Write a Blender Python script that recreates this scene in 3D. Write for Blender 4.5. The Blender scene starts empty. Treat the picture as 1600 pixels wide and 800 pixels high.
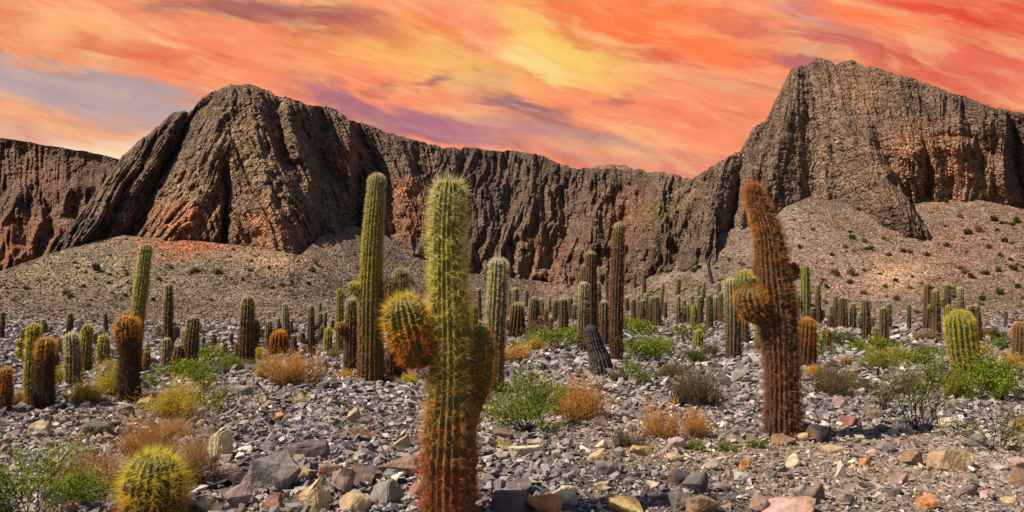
import bpy, math, random
import numpy as np
from mathutils import Vector
C = bpy.context
SC = C.scene
COL = SC.collection
rng = np.random.default_rng(7)
random.seed(7)

# ------------------------------------------------------------------ camera, sky, sun, exposure
F = 1256.0            # focal length in pixels of the 1600 px wide photograph
HZ = 460.0            # pixel row of the horizon
EYE = 1.7
PITCH = math.atan((HZ - 400.0) / F)
cam_d = bpy.data.cameras.new("camera"); cam = bpy.data.objects.new("camera", cam_d); COL.objects.link(cam)
cam_d.sensor_width = 36.0; cam_d.lens = 36.0 * F / 1600.0
cam_d.clip_start = 0.1; cam_d.clip_end = 5000.0
cam.location = (0, 0, EYE); cam.rotation_euler = (math.pi / 2 + PITCH, 0, 0)
SC.camera = cam
SC.view_settings.view_transform = 'Standard'; SC.view_settings.look = 'None'
SC.view_settings.gamma = 1.0; SC.view_settings.exposure = 0.55

SUN = Vector((-0.62, -0.21, 0.75)).normalized()
sl = bpy.data.lights.new("sun", 'SUN'); sl.energy = 4.9; sl.angle = math.radians(0.5); sl.color = (1.0, 0.85, 0.645)
so = bpy.data.objects.new("sun", sl); COL.objects.link(so)
so.rotation_euler = (-SUN).to_track_quat('-Z', 'Y').to_euler()


def srgb(r, g, b):
    f = lambda c: (c / 255 / 12.92) if c / 255 <= 0.04045 else ((c / 255 + 0.055) / 1.055) ** 2.4
    return (f(r), f(g), f(b), 1.0)


def build_world():
    w = bpy.data.worlds.new("World"); SC.world = w; w.use_nodes = True
    nt = w.node_tree; N = nt.nodes; L = nt.links; N.clear()
    out = N.new('ShaderNodeOutputWorld')
    tc = N.new('ShaderNodeTexCoord')
    sep = N.new('ShaderNodeSeparateXYZ'); L.new(tc.outputs['Generated'], sep.inputs[0])

    def math_(op, a, b=None, c=None):
        n = N.new('ShaderNodeMath'); n.operation = op
        for i, v in enumerate((a, b, c)):
            if v is None: continue
            if isinstance(v, (int, float)): n.inputs[i].default_value = v
            else: L.new(v, n.inputs[i])
        return n.outputs[0]
    X, Y, Z = sep.outputs[0], sep.outputs[1], sep.outputs[2]
    yy = math_('MAXIMUM', Y, 0.08)
    s = math_('DIVIDE', X, yy)           # tangent of the bearing from north
    t = math_('DIVIDE', Z, yy)           # slope above the horizon
    comb = N.new('ShaderNodeCombineXYZ'); L.new(s, comb.inputs[0]); L.new(t, comb.inputs[1])
    base = comb.outputs[0]
    # wisps: noise stretched along the wind direction
    def noise(scale, rot, sx, sy, detail, rough, off=0.0, dist=0.0, src=None):
        m0 = N.new('ShaderNodeMapping'); m0.inputs['Rotation'].default_value = (0, 0, rot); L.new(src or base, m0.inputs[0])
        mp = N.new('ShaderNodeMapping')
        mp.inputs['Scale'].default_value = (sx, sy, 1); mp.inputs['Location'].default_value = (off, off * 0.7, 0)
        L.new(m0.outputs[0], mp.inputs[0])
        n = N.new('ShaderNodeTexNoise'); n.inputs['Scale'].default_value = scale
        n.inputs['Detail'].default_value = detail; n.inputs['Roughness'].default_value = rough
        n.inputs['Distortion'].default_value = dist
        L.new(mp.outputs[0], n.inputs['Vector'])
        return n
    wa = noise(4.6, 0.2, 0.8, 2.4, 7, 0.56, 3.1, 0.0)
    wv = N.new('ShaderNodeVectorMath'); wv.operation = 'MULTIPLY_ADD'
    sub = N.new('ShaderNodeVectorMath'); sub.operation = 'SUBTRACT'; sub.inputs[1].default_value = (0.5, 0.5, 0.5)
    L.new(wa.outputs['Color'], sub.inputs[0]); L.new(sub.outputs[0], wv.inputs[0])
    wv.inputs[1].default_value = (0.18, 0.08, 0); L.new(base, wv.inputs[2])
    wb = noise(17.0, 0.22, 0.8, 3.0, 4, 0.55, 7.7, 0.0)
    wv2 = N.new('ShaderNodeVectorMath'); wv2.operation = 'MULTIPLY_ADD'
    sub2 = N.new('ShaderNodeVectorMath'); sub2.operation = 'SUBTRACT'; sub2.inputs[1].default_value = (0.5, 0.5, 0.5)
    L.new(wb.outputs['Color'], sub2.inputs[0]); L.new(sub2.outputs[0], wv2.inputs[0])
    wv2.inputs[1].default_value = (0.11, 0.05, 0); L.new(wv.outputs[0], wv2.inputs[2])
    warped = wv2.outputs[0]

    cur = None
    rgb = N.new('ShaderNodeRGB'); rgb.outputs[0].default_value = srgb(252, 152, 108); cur = rgb.outputs[0]

    def blob(u, v, a, b, rot, col, amt, soft=1.0):
        nonlocal cur
        mp = N.new('ShaderNodeMapping'); mp.vector_type = 'TEXTURE'
        mp.inputs['Location'].default_value = ((u - 800) / F, (HZ - v) / F, 0)
        mp.inputs['Rotation'].default_value = (0, 0, math.radians(-rot))
        mp.inputs['Scale'].default_value = (a / F, b / F, 1)
        L.new(warped, mp.inputs[0])
        ln = N.new('ShaderNodeVectorMath'); ln.operation = 'LENGTH'; L.new(mp.outputs[0], ln.inputs[0])
        mr = N.new('ShaderNodeMapRange'); mr.interpolation_type = 'SMOOTHSTEP'
        mr.inputs['From Min'].default_value = 1.0 + 0.45 * soft; mr.inputs['From Max'].default_value = max(0.0, 1.0 - 0.75 * soft)
        mr.inputs['To Min'].default_value = 0.0; mr.inputs['To Max'].default_value = amt
        L.new(ln.outputs['Value'], mr.inputs['Value'])
        mx = N.new('ShaderNodeMix'); mx.data_type = 'RGBA'
        L.new(mr.outputs[0], mx.inputs[0]); L.new(cur, mx.inputs[6]); mx.inputs[7].default_value = srgb(*col)
        cur = mx.outputs[2]
    # broad fields of colour, then local clouds
    blob(90, 240, 380, 95, 4, (243, 180, 140), 0.95)
    blob(100, 132, 300, 44, 13, (186, 160, 158), 1.0, 0.6)
    blob(90, 165, 260, 22, 8, (240, 168, 128), 0.7)
    blob(190, 240, 95, 42, 0, (255, 232, 196), 1.0)
    blob(60, 205, 120, 18, 2, (222, 170, 150), 0.6)
    blob(300, 92, 330, 38, 13, (255, 142, 100), 0.8)
    blob(60, 38, 150, 28, 8, (255, 184, 124), 0.9)
    blob(390, 14, 180, 30, 6, (170, 100, 96), 0.9)
    blob(480, 38, 130, 20, 10, (206, 108, 90), 0.7)
    blob(560, 82, 130, 24, 4, (255, 160, 98), 0.7)
    blob(700, 105, 190, 34, 14, (255, 186, 98), 0.85)
    blob(640, 40, 110, 20, 18, (255, 150, 84), 0.7)
    blob(905, 80, 150, 44, 24, (255, 208, 104), 1.0)
    blob(860, 100, 80, 16, 20, (255, 226, 130), 0.8)
    blob(850, 45, 60, 24, 20, (255, 190, 100), 0.8)
    blob(1010, 28, 220, 42, 8, (255, 130, 72), 0.9)
    blob(1120, 62, 170, 34, 14, (255, 124, 74), 0.75)
    blob(1270, 14, 70, 30, 40, (206, 136, 140), 0.9)
    blob(1255, 62, 150, 22, 12, (204, 110, 104), 0.8)
    blob(1232, 92, 60, 14, 5, (178, 104, 112), 0.85)
    blob(1530, 10, 190, 50, 12, (238, 84, 62), 0.95)
    blob(1420, 42, 170, 26, 16, (255, 122, 72), 0.75)
    blob(1510, 100, 190, 50, 4, (236, 112, 96), 0.85)
    blob(1080, 165, 190, 60, 12, (252, 142, 106), 0.8)
    blob(1060, 88, 60, 14, 18, (240, 112, 80), 0.7)
    blob(1170, 130, 90, 18, 8, (214, 120, 100), 0.5)
    blob(1000, 245, 190, 30, 6, (224, 138, 122), 0.8)
    blob(560, 176, 120, 20, 22, (176, 110, 126), 0.85)
    blob(690, 208, 140, 26, 10, (180, 112, 134), 0.95)
    blob(790, 190, 90, 14, 10, (226, 142, 116), 0.6)
    blob(690, 126, 40, 12, -8, (180, 116, 110), 0.85)
    blob(605, 148, 34, 10, -10, (206, 118, 106), 0.75)
    blob(820, 172, 60, 13, 8, (166, 118, 124), 0.8)
    blob(870, 192, 70, 12, 14, (164, 118, 126), 0.85)
    blob(770, 136, 60, 20, 6, (214, 156, 140), 0.7)
    blob(985, 148, 34, 12, 4, (196, 108, 102), 0.85)
    blob(900, 220, 120, 18, 6, (190, 136, 134), 0.8)
    blob(1040, 215, 150, 12, 10, (248, 150, 108), 0.7)
    # streaks: wisps of brighter and duller cloud drawn out along the wind
    def wisp(scale, sx, sy, off, lo, hi, col, amt, blend='MIX', rot=0.26):
        nonlocal cur
        n = noise(scale, rot, sx, sy, 7, 0.55, off, 0.0, src=wv.outputs[0])
        mr = N.new('ShaderNodeMapRange'); mr.interpolation_type = 'SMOOTHSTEP'
        mr.inputs['From Min'].default_value = lo; mr.inputs['From Max'].default_value = hi
        mr.inputs['To Min'].default_value = 0; mr.inputs['To Max'].default_value = amt; L.new(n.outputs['Fac'], mr.inputs['Value'])
        mx = N.new('ShaderNodeMix'); mx.data_type = 'RGBA'; mx.blend_type = blend
        L.new(mr.outputs[0], mx.inputs[0]); L.new(cur, mx.inputs[6]); mx.inputs[7].default_value = col
        cur = mx.outputs[2]
    wisp(4.2, 1.0, 4.2, 2.3, 0.47, 0.70, (0.74, 0.50, 0.50, 1), 0.7, 'MULTIPLY')
    wisp(5.5, 1.0, 5.5, 5.1, 0.45, 0.72, srgb(255, 200, 140), 0.55)
    wisp(11.0, 1.0, 6.0, 8.4, 0.46, 0.74, (0.82, 0.64, 0.62, 1), 0.6, 'MULTIPLY')
    wisp(13.0, 1.0, 5.0, 11.4, 0.48, 0.76, srgb(255, 210, 150), 0.38)
    wisp(26.0, 1.0, 4.0, 14.4, 0.46, 0.78, (0.90, 0.80, 0.78, 1), 0.6, 'MULTIPLY')
    # the places where the cloud is thickest or thinnest read through the wisps
    blob(905, 78, 130, 34, 24, (255, 216, 118), 0.62)
    blob(850, 98, 90, 16, 20, (255, 230, 150), 0.5)
    blob(715, 104, 130, 26, 14, (255, 200, 116), 0.5)
    blob(690, 206, 160, 24, 10, (170, 108, 134), 0.6)
    blob(550, 172, 110, 18, 22, (164, 104, 126), 0.5)
    blob(90, 128, 270, 34, 13, (184, 164, 166), 0.6, 0.7)
    blob(190, 238, 100, 40, 0, (255, 232, 198), 0.6)
    blob(825, 174, 80, 12, 8, (150, 108, 120), 0.6)
    blob(880, 212, 120, 14, 8, (178, 128, 132), 0.5)
    blob(390, 12, 170, 22, 6, (158, 96, 96), 0.5)
    blob(690, 126, 34, 9, -8, (168, 112, 110), 0.6)
    bgc = N.new('ShaderNodeBackground'); L.new(cur, bgc.inputs[0]); bgc.inputs[1].default_value = 1.0 / 2 ** 0.55
    sky = N.new('ShaderNodeTexSky'); sky.sky_type = 'NISHITA'; sky.sun_disc = False
    sky.sun_elevation = math.asin(SUN.z); sky.sun_rotation = math.atan2(SUN.x, SUN.y)
    bgs = N.new('ShaderNodeBackground'); L.new(sky.outputs[0], bgs.inputs[0]); bgs.inputs[1].default_value = 0.05
    # the lit clouds fill the north and fade into clear sky overhead and to the south
    el = math_('MULTIPLY', math_('MAXIMUM', Z, 0.0), 0.9)
    fac = math_('SUBTRACT', Y, el)
    m2 = N.new('ShaderNodeMapRange'); m2.interpolation_type = 'SMOOTHSTEP'
    m2.inputs['From Min'].default_value = 0.1; m2.inputs['From Max'].default_value = 0.42; L.new(fac, m2.inputs['Value'])
    mixs = N.new('ShaderNodeMixShader'); L.new(m2.outputs[0], mixs.inputs[0]); L.new(bgs.outputs[0], mixs.inputs[1]); L.new(bgc.outputs[0], mixs.inputs[2])
    L.new(mixs.outputs[0], out.inputs[0])
build_world()

# ------------------------------------------------------------------ helpers
def _hash(ix, iy, iz, seed):
    h = (ix.astype(np.int64) * 374761393 + iy.astype(np.int64) * 668265263 + iz.astype(np.int64) * 2147483647 + seed * 144665) & 0xffffffff
    h = ((h ^ (h >> 13)) * 1274126177) & 0xffffffff
    h = h ^ (h >> 16)
    return (h & 0xffff) / 65535.0

def vnoise(x, y, z=0.0, seed=0):
    x, y, z = np.broadcast_arrays(np.asarray(x, float), np.asarray(y, float), np.asarray(z, float))
    ix, iy, iz = np.floor(x), np.floor(y), np.floor(z)
    fx, fy, fz = x - ix, y - iy, z - iz
    u, v, w = fx * fx * (3 - 2 * fx), fy * fy * (3 - 2 * fy), fz * fz * (3 - 2 * fz)
    r = 0
    for dx in (0, 1):
        for dy in (0, 1):
            for dz in (0, 1):
                r = r + _hash(ix + dx, iy + dy, iz + dz, seed) * (u if dx else 1 - u) * (v if dy else 1 - v) * (w if dz else 1 - w)
    return r * 2 - 1

def fbm(x, y, z=0.0, seed=0, octv=4, gain=0.5):
    a, s, r = 1.0, 0.0, 0.0
    for o in range(octv):
        k = 2.03 ** o
        r = r + a * vnoise(np.asarray(x) * k, np.asarray(y) * k, np.asarray(z) * k, seed + o * 17)
        s += a; a *= gain
    return r / s

def ridged(x, y, z=0.0, seed=0, octv=3):
    a, s, r = 1.0, 0.0, 0.0
    for o in range(octv):
        k = 2.1 ** o
        r = r + a * (1 - 2 * np.abs(vnoise(np.asarray(x) * k, np.asarray(y) * k, np.asarray(z) * k, seed + o * 31)))
        s += a; a *= 0.5
    return r / s

def mesh(name, V, faces, mat, col=None, parent=None, smooth=False, mats=None, midx=None, link=True):
    """V (n,3), faces: list of int arrays (m,3) or (m,4); ONE mesh object."""
    me = bpy.data.meshes.new(name)
    faces = [f for f in faces if len(f)]
    nl = sum(f.size for f in faces); nf = sum(len(f) for f in faces)
    me.vertices.add(len(V)); me.vertices.foreach_set('co', np.ascontiguousarray(V, dtype=np.float32).ravel())
    me.loops.add(nl); me.polygons.add(nf)
    me.loops.foreach_set('vertex_index', np.concatenate([f.ravel() for f in faces]).astype(np.int32))
    tot = np.concatenate([np.full(len(f), f.shape[1]) for f in faces]).astype(np.int32)
    st = np.concatenate([[0], np.cumsum(tot)[:-1]]).astype(np.int32)
    me.polygons.foreach_set('loop_start', st)
    me.polygons.foreach_set('use_smooth', np.full(nf, smooth, dtype=bool))
    me.update(calc_edges=True)
    if col is not None:
        a = me.color_attributes.new('Col', 'FLOAT_COLOR', 'POINT')
        c = np.ones((len(V), 4), dtype=np.float32); c[:, :3] = col
        a.data.foreach_set('color', c.ravel())
    me.materials.append(mat)
    o = bpy.data.objects.new(name, me)
    if link: COL.objects.link(o)
    if parent is not None: o.parent = parent
    return o

def tag(o, label=None, cat=None, group=None, kind=None):
    if label: o['label'] = label
    if cat: o['category'] = cat
    if group: o['group'] = group
    if kind: o['kind'] = kind
    return o

def thing(name, loc, label, cat, group=None):
    o = bpy.data.objects.new(name, None); COL.objects.link(o); o.empty_display_size = 0.1
    o.location = loc
    return tag(o, label, cat, group)

def grid_faces(nr, nc, closed=False):
    r = np.arange(nr - 1)[:, None]; c = np.arange(nc if closed else nc - 1)[None, :]
    c2 = (c + 1) % nc
    return np.stack([r * nc + c, r * nc + c2, (r + 1) * nc + c2, (r + 1) * nc + c], -1).reshape(-1, 4)

def ray(u, v):
    a = (np.asarray(u, float) - 800) / F; b = (400 - np.asarray(v, float)) / F
    return a, math.cos(PITCH) - b * math.sin(PITCH), math.sin(PITCH) + b * math.cos(PITCH)

def at(u, v, Y):
    dx, dy, dz = ray(u, v)
    return np.stack(np.broadcast_arrays(dx / dy * Y, np.asarray(Y, float), EYE + dz / dy * Y), -1)

def slope_of(v):
    _, dy, dz = ray(800, v)
    return dz / dy

def poly(pts, u, k=1):
    p = np.array(pts, float)
    return np.interp(u, p[:, 0], p[:, k])

# ------------------------------------------------------------------ materials
def vmat(name, nscale=8.0, lo=0.7, hi=1.3, bump=0.0, bscale=20.0, rough=0.9, transl=0.0, bdist=0.02, detail=6, vor=0.0, pebble=0.0):
    m = bpy.data.materials.new(name); m.use_nodes = True
    nt = m.node_tree; N = nt.nodes; L = nt.links
    b = N['Principled BSDF']; b.inputs['Roughness'].default_value = rough
    b.inputs['Specular IOR Level'].default_value = 0.25
    at_ = N.new('ShaderNodeAttribute'); at_.attribute_name = 'Col'
    tc = N.new('ShaderNodeTexCoord')
    n = N.new('ShaderNodeTexNoise'); n.inputs['Scale'].default_value = nscale; n.inputs['Detail'].default_value = detail
    n.inputs['Roughness'].default_value = 0.65
    L.new(tc.outputs['Object'], n.inputs['Vector'])
    mr = N.new('ShaderNodeMapRange'); mr.inputs['From Min'].default_value = 0.3; mr.inputs['From Max'].default_value = 0.7
    mr.inputs['To Min'].default_value = lo; mr.inputs['To Max'].default_value = hi
    L.new(n.outputs['Fac'], mr.inputs['Value'])
    mx = N.new('ShaderNodeMix'); mx.data_type = 'RGBA'; mx.blend_type = 'MULTIPLY'; mx.inputs[0].default_value = 1
    L.new(at_.outputs['Color'], mx.inputs[6]); L.new(mr.outputs[0], mx.inputs[7])
    col = mx.outputs[2]
    if pebble > 0:
        pv = N.new('ShaderNodeTexVoronoi'); pv.inputs['Scale'].default_value = pebble; L.new(tc.outputs['Object'], pv.inputs['Vector'])
        pn = N.new('ShaderNodeTexNoise'); pn.inputs['Scale'].default_value = pebble * 0.6; pn.inputs['Detail'].default_value = 4; L.new(tc.outputs['Object'], pn.inputs['Vector'])
        bw = N.new('ShaderNodeSeparateColor'); L.new(pv.outputs['Color'], bw.inputs[0])
        av = N.new('ShaderNodeMath'); av.operation = 'ADD'; L.new(bw.outputs[0], av.inputs[0]); L.new(pn.outputs['Fac'], av.inputs[1])
        pr = N.new('ShaderNodeMapRange'); pr.inputs['From Min'].default_value = 0.4; pr.inputs['From Max'].default_value = 1.6
        pr.inputs['To Min'].default_value = 0.45; pr.inputs['To Max'].default_value = 1.75; L.new(av.outputs[0], pr.inputs['Value'])
        m3 = N.new('ShaderNodeMix'); m3.data_type = 'RGBA'; m3.blend_type = 'MULTIPLY'; m3.inputs[0].default_value = 1
        L.new(col, m3.inputs[6]); L.new(pr.outputs[0], m3.inputs[7]); col = m3.outputs[2]
    L.new(col, b.inputs['Base Color'])
    if bump > 0:
        n2 = N.new('ShaderNodeTexNoise'); n2.inputs['Scale'].default_value = bscale; n2.inputs['Detail'].default_value = 5
        L.new(tc.outputs['Object'], n2.inputs['Vector'])
        h = n2.outputs['Fac']
        if vor > 0:
            vo = N.new('ShaderNodeTexVoronoi'); vo.inputs['Scale'].default_value = bscale * vor
            L.new(tc.outputs['Object'], vo.inputs['Vector'])
            ad = N.new('ShaderNodeMath'); ad.operation = 'SUBTRACT'; L.new(h, ad.inputs[0]); L.new(vo.outputs['Distance'], ad.inputs[1]); h = ad.outputs[0]
        bp = N.new('ShaderNodeBump'); bp.inputs['Strength'].default_value = bump; bp.inputs['Distance'].default_value = bdist
        L.new(h, bp.inputs['Height']); L.new(bp.outputs[0], b.inputs['Normal'])
    if transl > 0:
        tr = N.new('ShaderNodeBsdfTranslucent'); L.new(col, tr.inputs['Color'])
        ms = N.new('ShaderNodeMixShader'); ms.inputs[0].default_value = transl
        L.new(b.outputs[0], ms.inputs[1]); L.new(tr.outputs[0], ms.inputs[2])
        L.new(ms.outputs[0], N['Material Output'].inputs['Surface'])
    return m

M_cliff = vmat('conglomerate_rock', 0.35, 0.6, 1.35, 1.0, 1.8, 0.95, bdist=0.9, detail=9, vor=1.0, pebble=2.0)
M_hill = vmat('scree_slope', 0.5, 0.7, 1.25, 1.0, 2.6, 0.95, bdist=0.4, detail=9, vor=0.9, pebble=2.6)
M_ground = vmat('gravel_bed', 5.0, 0.55, 1.3, 1.0, 22.0, 0.95, bdist=0.04, vor=1.0)
M_stone = vmat('stone', 14.0, 0.78, 1.2, 0.5, 30.0, 0.85, bdist=0.012)
M_rock = vmat('boulder_stone', 9.0, 0.62, 1.3, 0.8, 16.0, 0.85, bdist=0.03)
M_skin = vmat('cactus_skin', 18.0, 0.7, 1.25, 0.4, 60.0, 0.7, bdist=0.006)
M_spine = vmat('cactus_spines', 3.0, 0.85, 1.15, 0, rough=0.6, transl=0.5)
M_twig = vmat('twigs', 6.0, 0.7, 1.2, 0, rough=0.9, transl=0.15)
M_leaf = vmat('leaves', 4.0, 0.7, 1.3, 0, rough=0.6, transl=0.45)

# ------------------------------------------------------------------ ground
def G(x, y):
    x = np.asarray(x, float); y = np.asarray(y, float)
    r = np.clip((y - 5) / 25, 0.0, 1.0)
    z = 0.10 * fbm(x * 0.22, y * 0.22, 0, 3, 3) + 0.05 * fbm(x * 0.9, y * 0.9, 0, 5, 2) * (1 - 0.4 * r)
    z = z + 0.35 * r * fbm(x * 0.05, y * 0.05, 0, 9, 3)
    z = z + 0.7 * np.clip((y - 45) / 90, 0, 1) ** 1.5
    return z

yr = np.concatenate([np.linspace(-40, 3.5, 24)[:-1], np.geomspace(3.5, 420, 330)])
sc_ = np.linspace(-1, 1, 420); sc_ = np.sign(sc_) * np.abs(sc_) ** 1.25
GX = sc_[None, :] * (np.abs(yr[:, None]) * 1.25 + 45); GX = np.where(np.abs(sc_)[None, :] < 2, GX, GX)
GY = np.broadcast_to(yr[:, None], GX.shape)
GZ = G(GX, GY)
gv = np.stack([GX, GY, GZ], -1).reshape(-1, 3)
n1 = fbm(GX * 0.35, GY * 0.35, 0, 21, 3).ravel(); n2 = fbm(GX * 0.9, GY * 0.9, 0, 25, 3).ravel()
gc = np.array([0.10, 0.082, 0.077]) * (1 + 0.25 * n2[:, None])
sand = np.clip(n1 * 1.6 + 0.25, 0, 1)[:, None] * np.clip((26 - gv[:, 1:2]) / 16, 0, 1)
gc = gc * (1 - sand) + np.array([0.33, 0.25, 0.185]) * sand
fg = np.clip((gv[:, 1:2] - 32) / 34, 0, 1)
gc = gc * (1 - fg) + np.array([0.195, 0.14, 0.105]) * (1 + 0.25 * n2[:, None]) * fg
ground = mesh('ground', gv, [grid_faces(len(yr), 420)], M_ground, gc, smooth=True)
tag(ground, 'stony desert plain strewn with grey and tan gravel', 'ground', None, 'structure')

# ------------------------------------------------------------------ scree hillside under the cliffs
CREST = [(-900, 470), (-300, 452), (-100, 440), (0, 424), (90, 393), (190, 367), (235, 371), (330, 379), (400, 386), (470, 399), (500, 370), (548, 352),
         (600, 366), (640, 395), (700, 424), (780, 432), (900, 446), (975, 446), (1010, 426), (1085, 386), (1200, 333), (1290, 300),
         (1400, 276), (1425, 280), (1460, 294), (1520, 310), (1600, 326), (1750, 352), (2000, 400), (2500, 450)]
TOE = [(-900, 120), (0, 118), (450, 120), (700, 150), (850, 165), (980, 160), (1100, 135), (1250, 122), (1600, 118), (2500, 120)]
HS = 0.45
def foot_depth(u, v):
    Y0 = poly(TOE, u); k = slope_of(v)
    return (HS * Y0 + 1.7) / (HS - k)
hu = np.concatenate([np.linspace(-900, -60, 60)[:-1], np.linspace(-60, 1660, 900), np.linspace(1660, 2500, 60)[1:]])
cv = poly(CREST, hu) + 2.0 * fbm(hu * 0.03, 0.5, 0, 41, 4)
Y0 = poly(TOE, hu); Yc = foot_depth(hu, cv); zc = EYE + slope_of(cv) * Yc
tt = np.concatenate([np.linspace(0, 1, 200), 1 + np.linspace(0.04, 1, 26)])
HY = np.where(tt[:, None] <= 1, (Y0 - 8)[None] + (Yc - Y0 + 8)[None] * tt[:, None], Yc[None] + (tt[:, None] - 1) * 30)
fr = np.clip(tt, 0, 1)[:, None]
HZ_ = -0.4 + (zc + 0.4)[None] * (0.25 * fr + 0.75 * fr ** 1.35)
ov = np.clip(tt - 1, 0, 1)[:, None]
HZ_ = HZ_ - ov * ov * 12 + 0.3 * ov
HX = (hu - 800)[None] / F * HY / math.cos(PITCH) * 1.0
amp = np.sin(np.pi * np.clip(fr, 0, 1)) ** 0.5 * (ov < 0.01)
rill = ridged(HX * 0.10 + 0.6 * fbm(HX * 0.05, HY * 0.05, 0, 2, 2), HY * 0.012, 0, 55, 2)
HZ_ = HZ_ + amp * (0.5 * fbm(HX * 0.07, HY * 0.07, 0, 50, 4) - 0.35 * rill + 0.10 * fbm(HX * 1.1, HY * 1.1, 0, 52, 2))
hv = np.stack([HX, HY, HZ_], -1).reshape(-1, 3)
U2 = np.broadcast_to(hu[None], HX.shape).ravel(); V2 = (HZ - (hv[:, 2] - EYE) / hv[:, 1] * F)
def blobmask(u, v, bl):
    m = np.zeros_like(u)
    for (bu, bv, a, b, k) in bl:
        m = np.maximum(m, k * np.exp(-(((u - bu) / a) ** 2 + ((v - bv) / b) ** 2)))
    return m
nz = fbm(hv[:, 0] * 0.12, hv[:, 1] * 0.12, 0, 60, 4); nz2 = fbm(hv[:, 0] * 0.9, hv[:, 1] * 0.9, 0, 63, 3)
hc = np.array([0.178, 0.132, 0.102])[None] * (1 + 0.45 * nz[:, None] + 0.25 * nz2[:, None] + 0.25 * fbm(hv[:, 0] * 0.5, hv[:, 1] * 0.06, 0, 66, 3)[:, None])
rt = blobmask(U2, V2, [(1330, 440, 120, 50, 0.5), (1500, 390, 150, 90, 0.9), (1470, 320, 90, 30, 0.6)])[:, None]
hc = hc * (1 - rt) + np.array([0.235, 0.14, 0.10]) * rt * (1 + 0.3 * nz2[:, None])
ta = blobmask(U2, V2, [(1395, 430, 55, 24, 1.0), (420, 410, 60, 16, 1.0), (700, 425, 35, 16, 0.5), (1450, 300, 45, 14, 0.8), (515, 385, 30, 10, .5)])[:, None] * np.clip(0.8 + nz[:, None], 0, 1)
hc = hc * (1 - ta) + np.array([0.42, 0.27, 0.17]) * ta
og = blobmask(U2, V2, [(290, 384, 75, 12, 1.0), (275, 396, 50, 14, 0.8), (850, 430, 26, 18, 0.8)])[:, None] * np.clip(0.55 + 1.2 * nz[:, None] + 1.1 * nz2[:, None], 0, 1)
hc = hc * (1 - og) + np.array([0.44, 0.13, 0.05]) * og
gy = blobmask(U2, V2, [(120, 420, 130, 40, 0.6)])[:, None]
hc = hc * (1 - gy) + np.array([0.25, 0.20, 0.12]) * gy * (1 + 0.3 * nz2[:, None])
hillside = mesh('hillside', hv, [grid_faces(len(tt), len(hu))], M_hill, hc)
tag(hillside, 'pale scree slope rising from the plain to the cliff feet', 'hillside', None, 'structure')

# ------------------------------------------------------------------ cliffs
def seg_dist(u, v, pts):
    d = np.full(u.shape, 1e9); s = np.zeros(u.shape); n = len(pts) - 1
    for i in range(n):
        (x0, y0), (x1, y1) = pts[i], pts[i + 1]
        dx, dy = x1 - x0, y1 - y0
        t = np.clip(((u - x0) * dx + (v - y0) * dy) / (dx * dx + dy * dy), 0, 1)
        dd = np.hypot(u - x0 - t * dx, v - y0 - t * dy)
        s = np.where(dd < d, (i + t) / n, s); d = np.minimum(d, dd)
    return d, s

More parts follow.
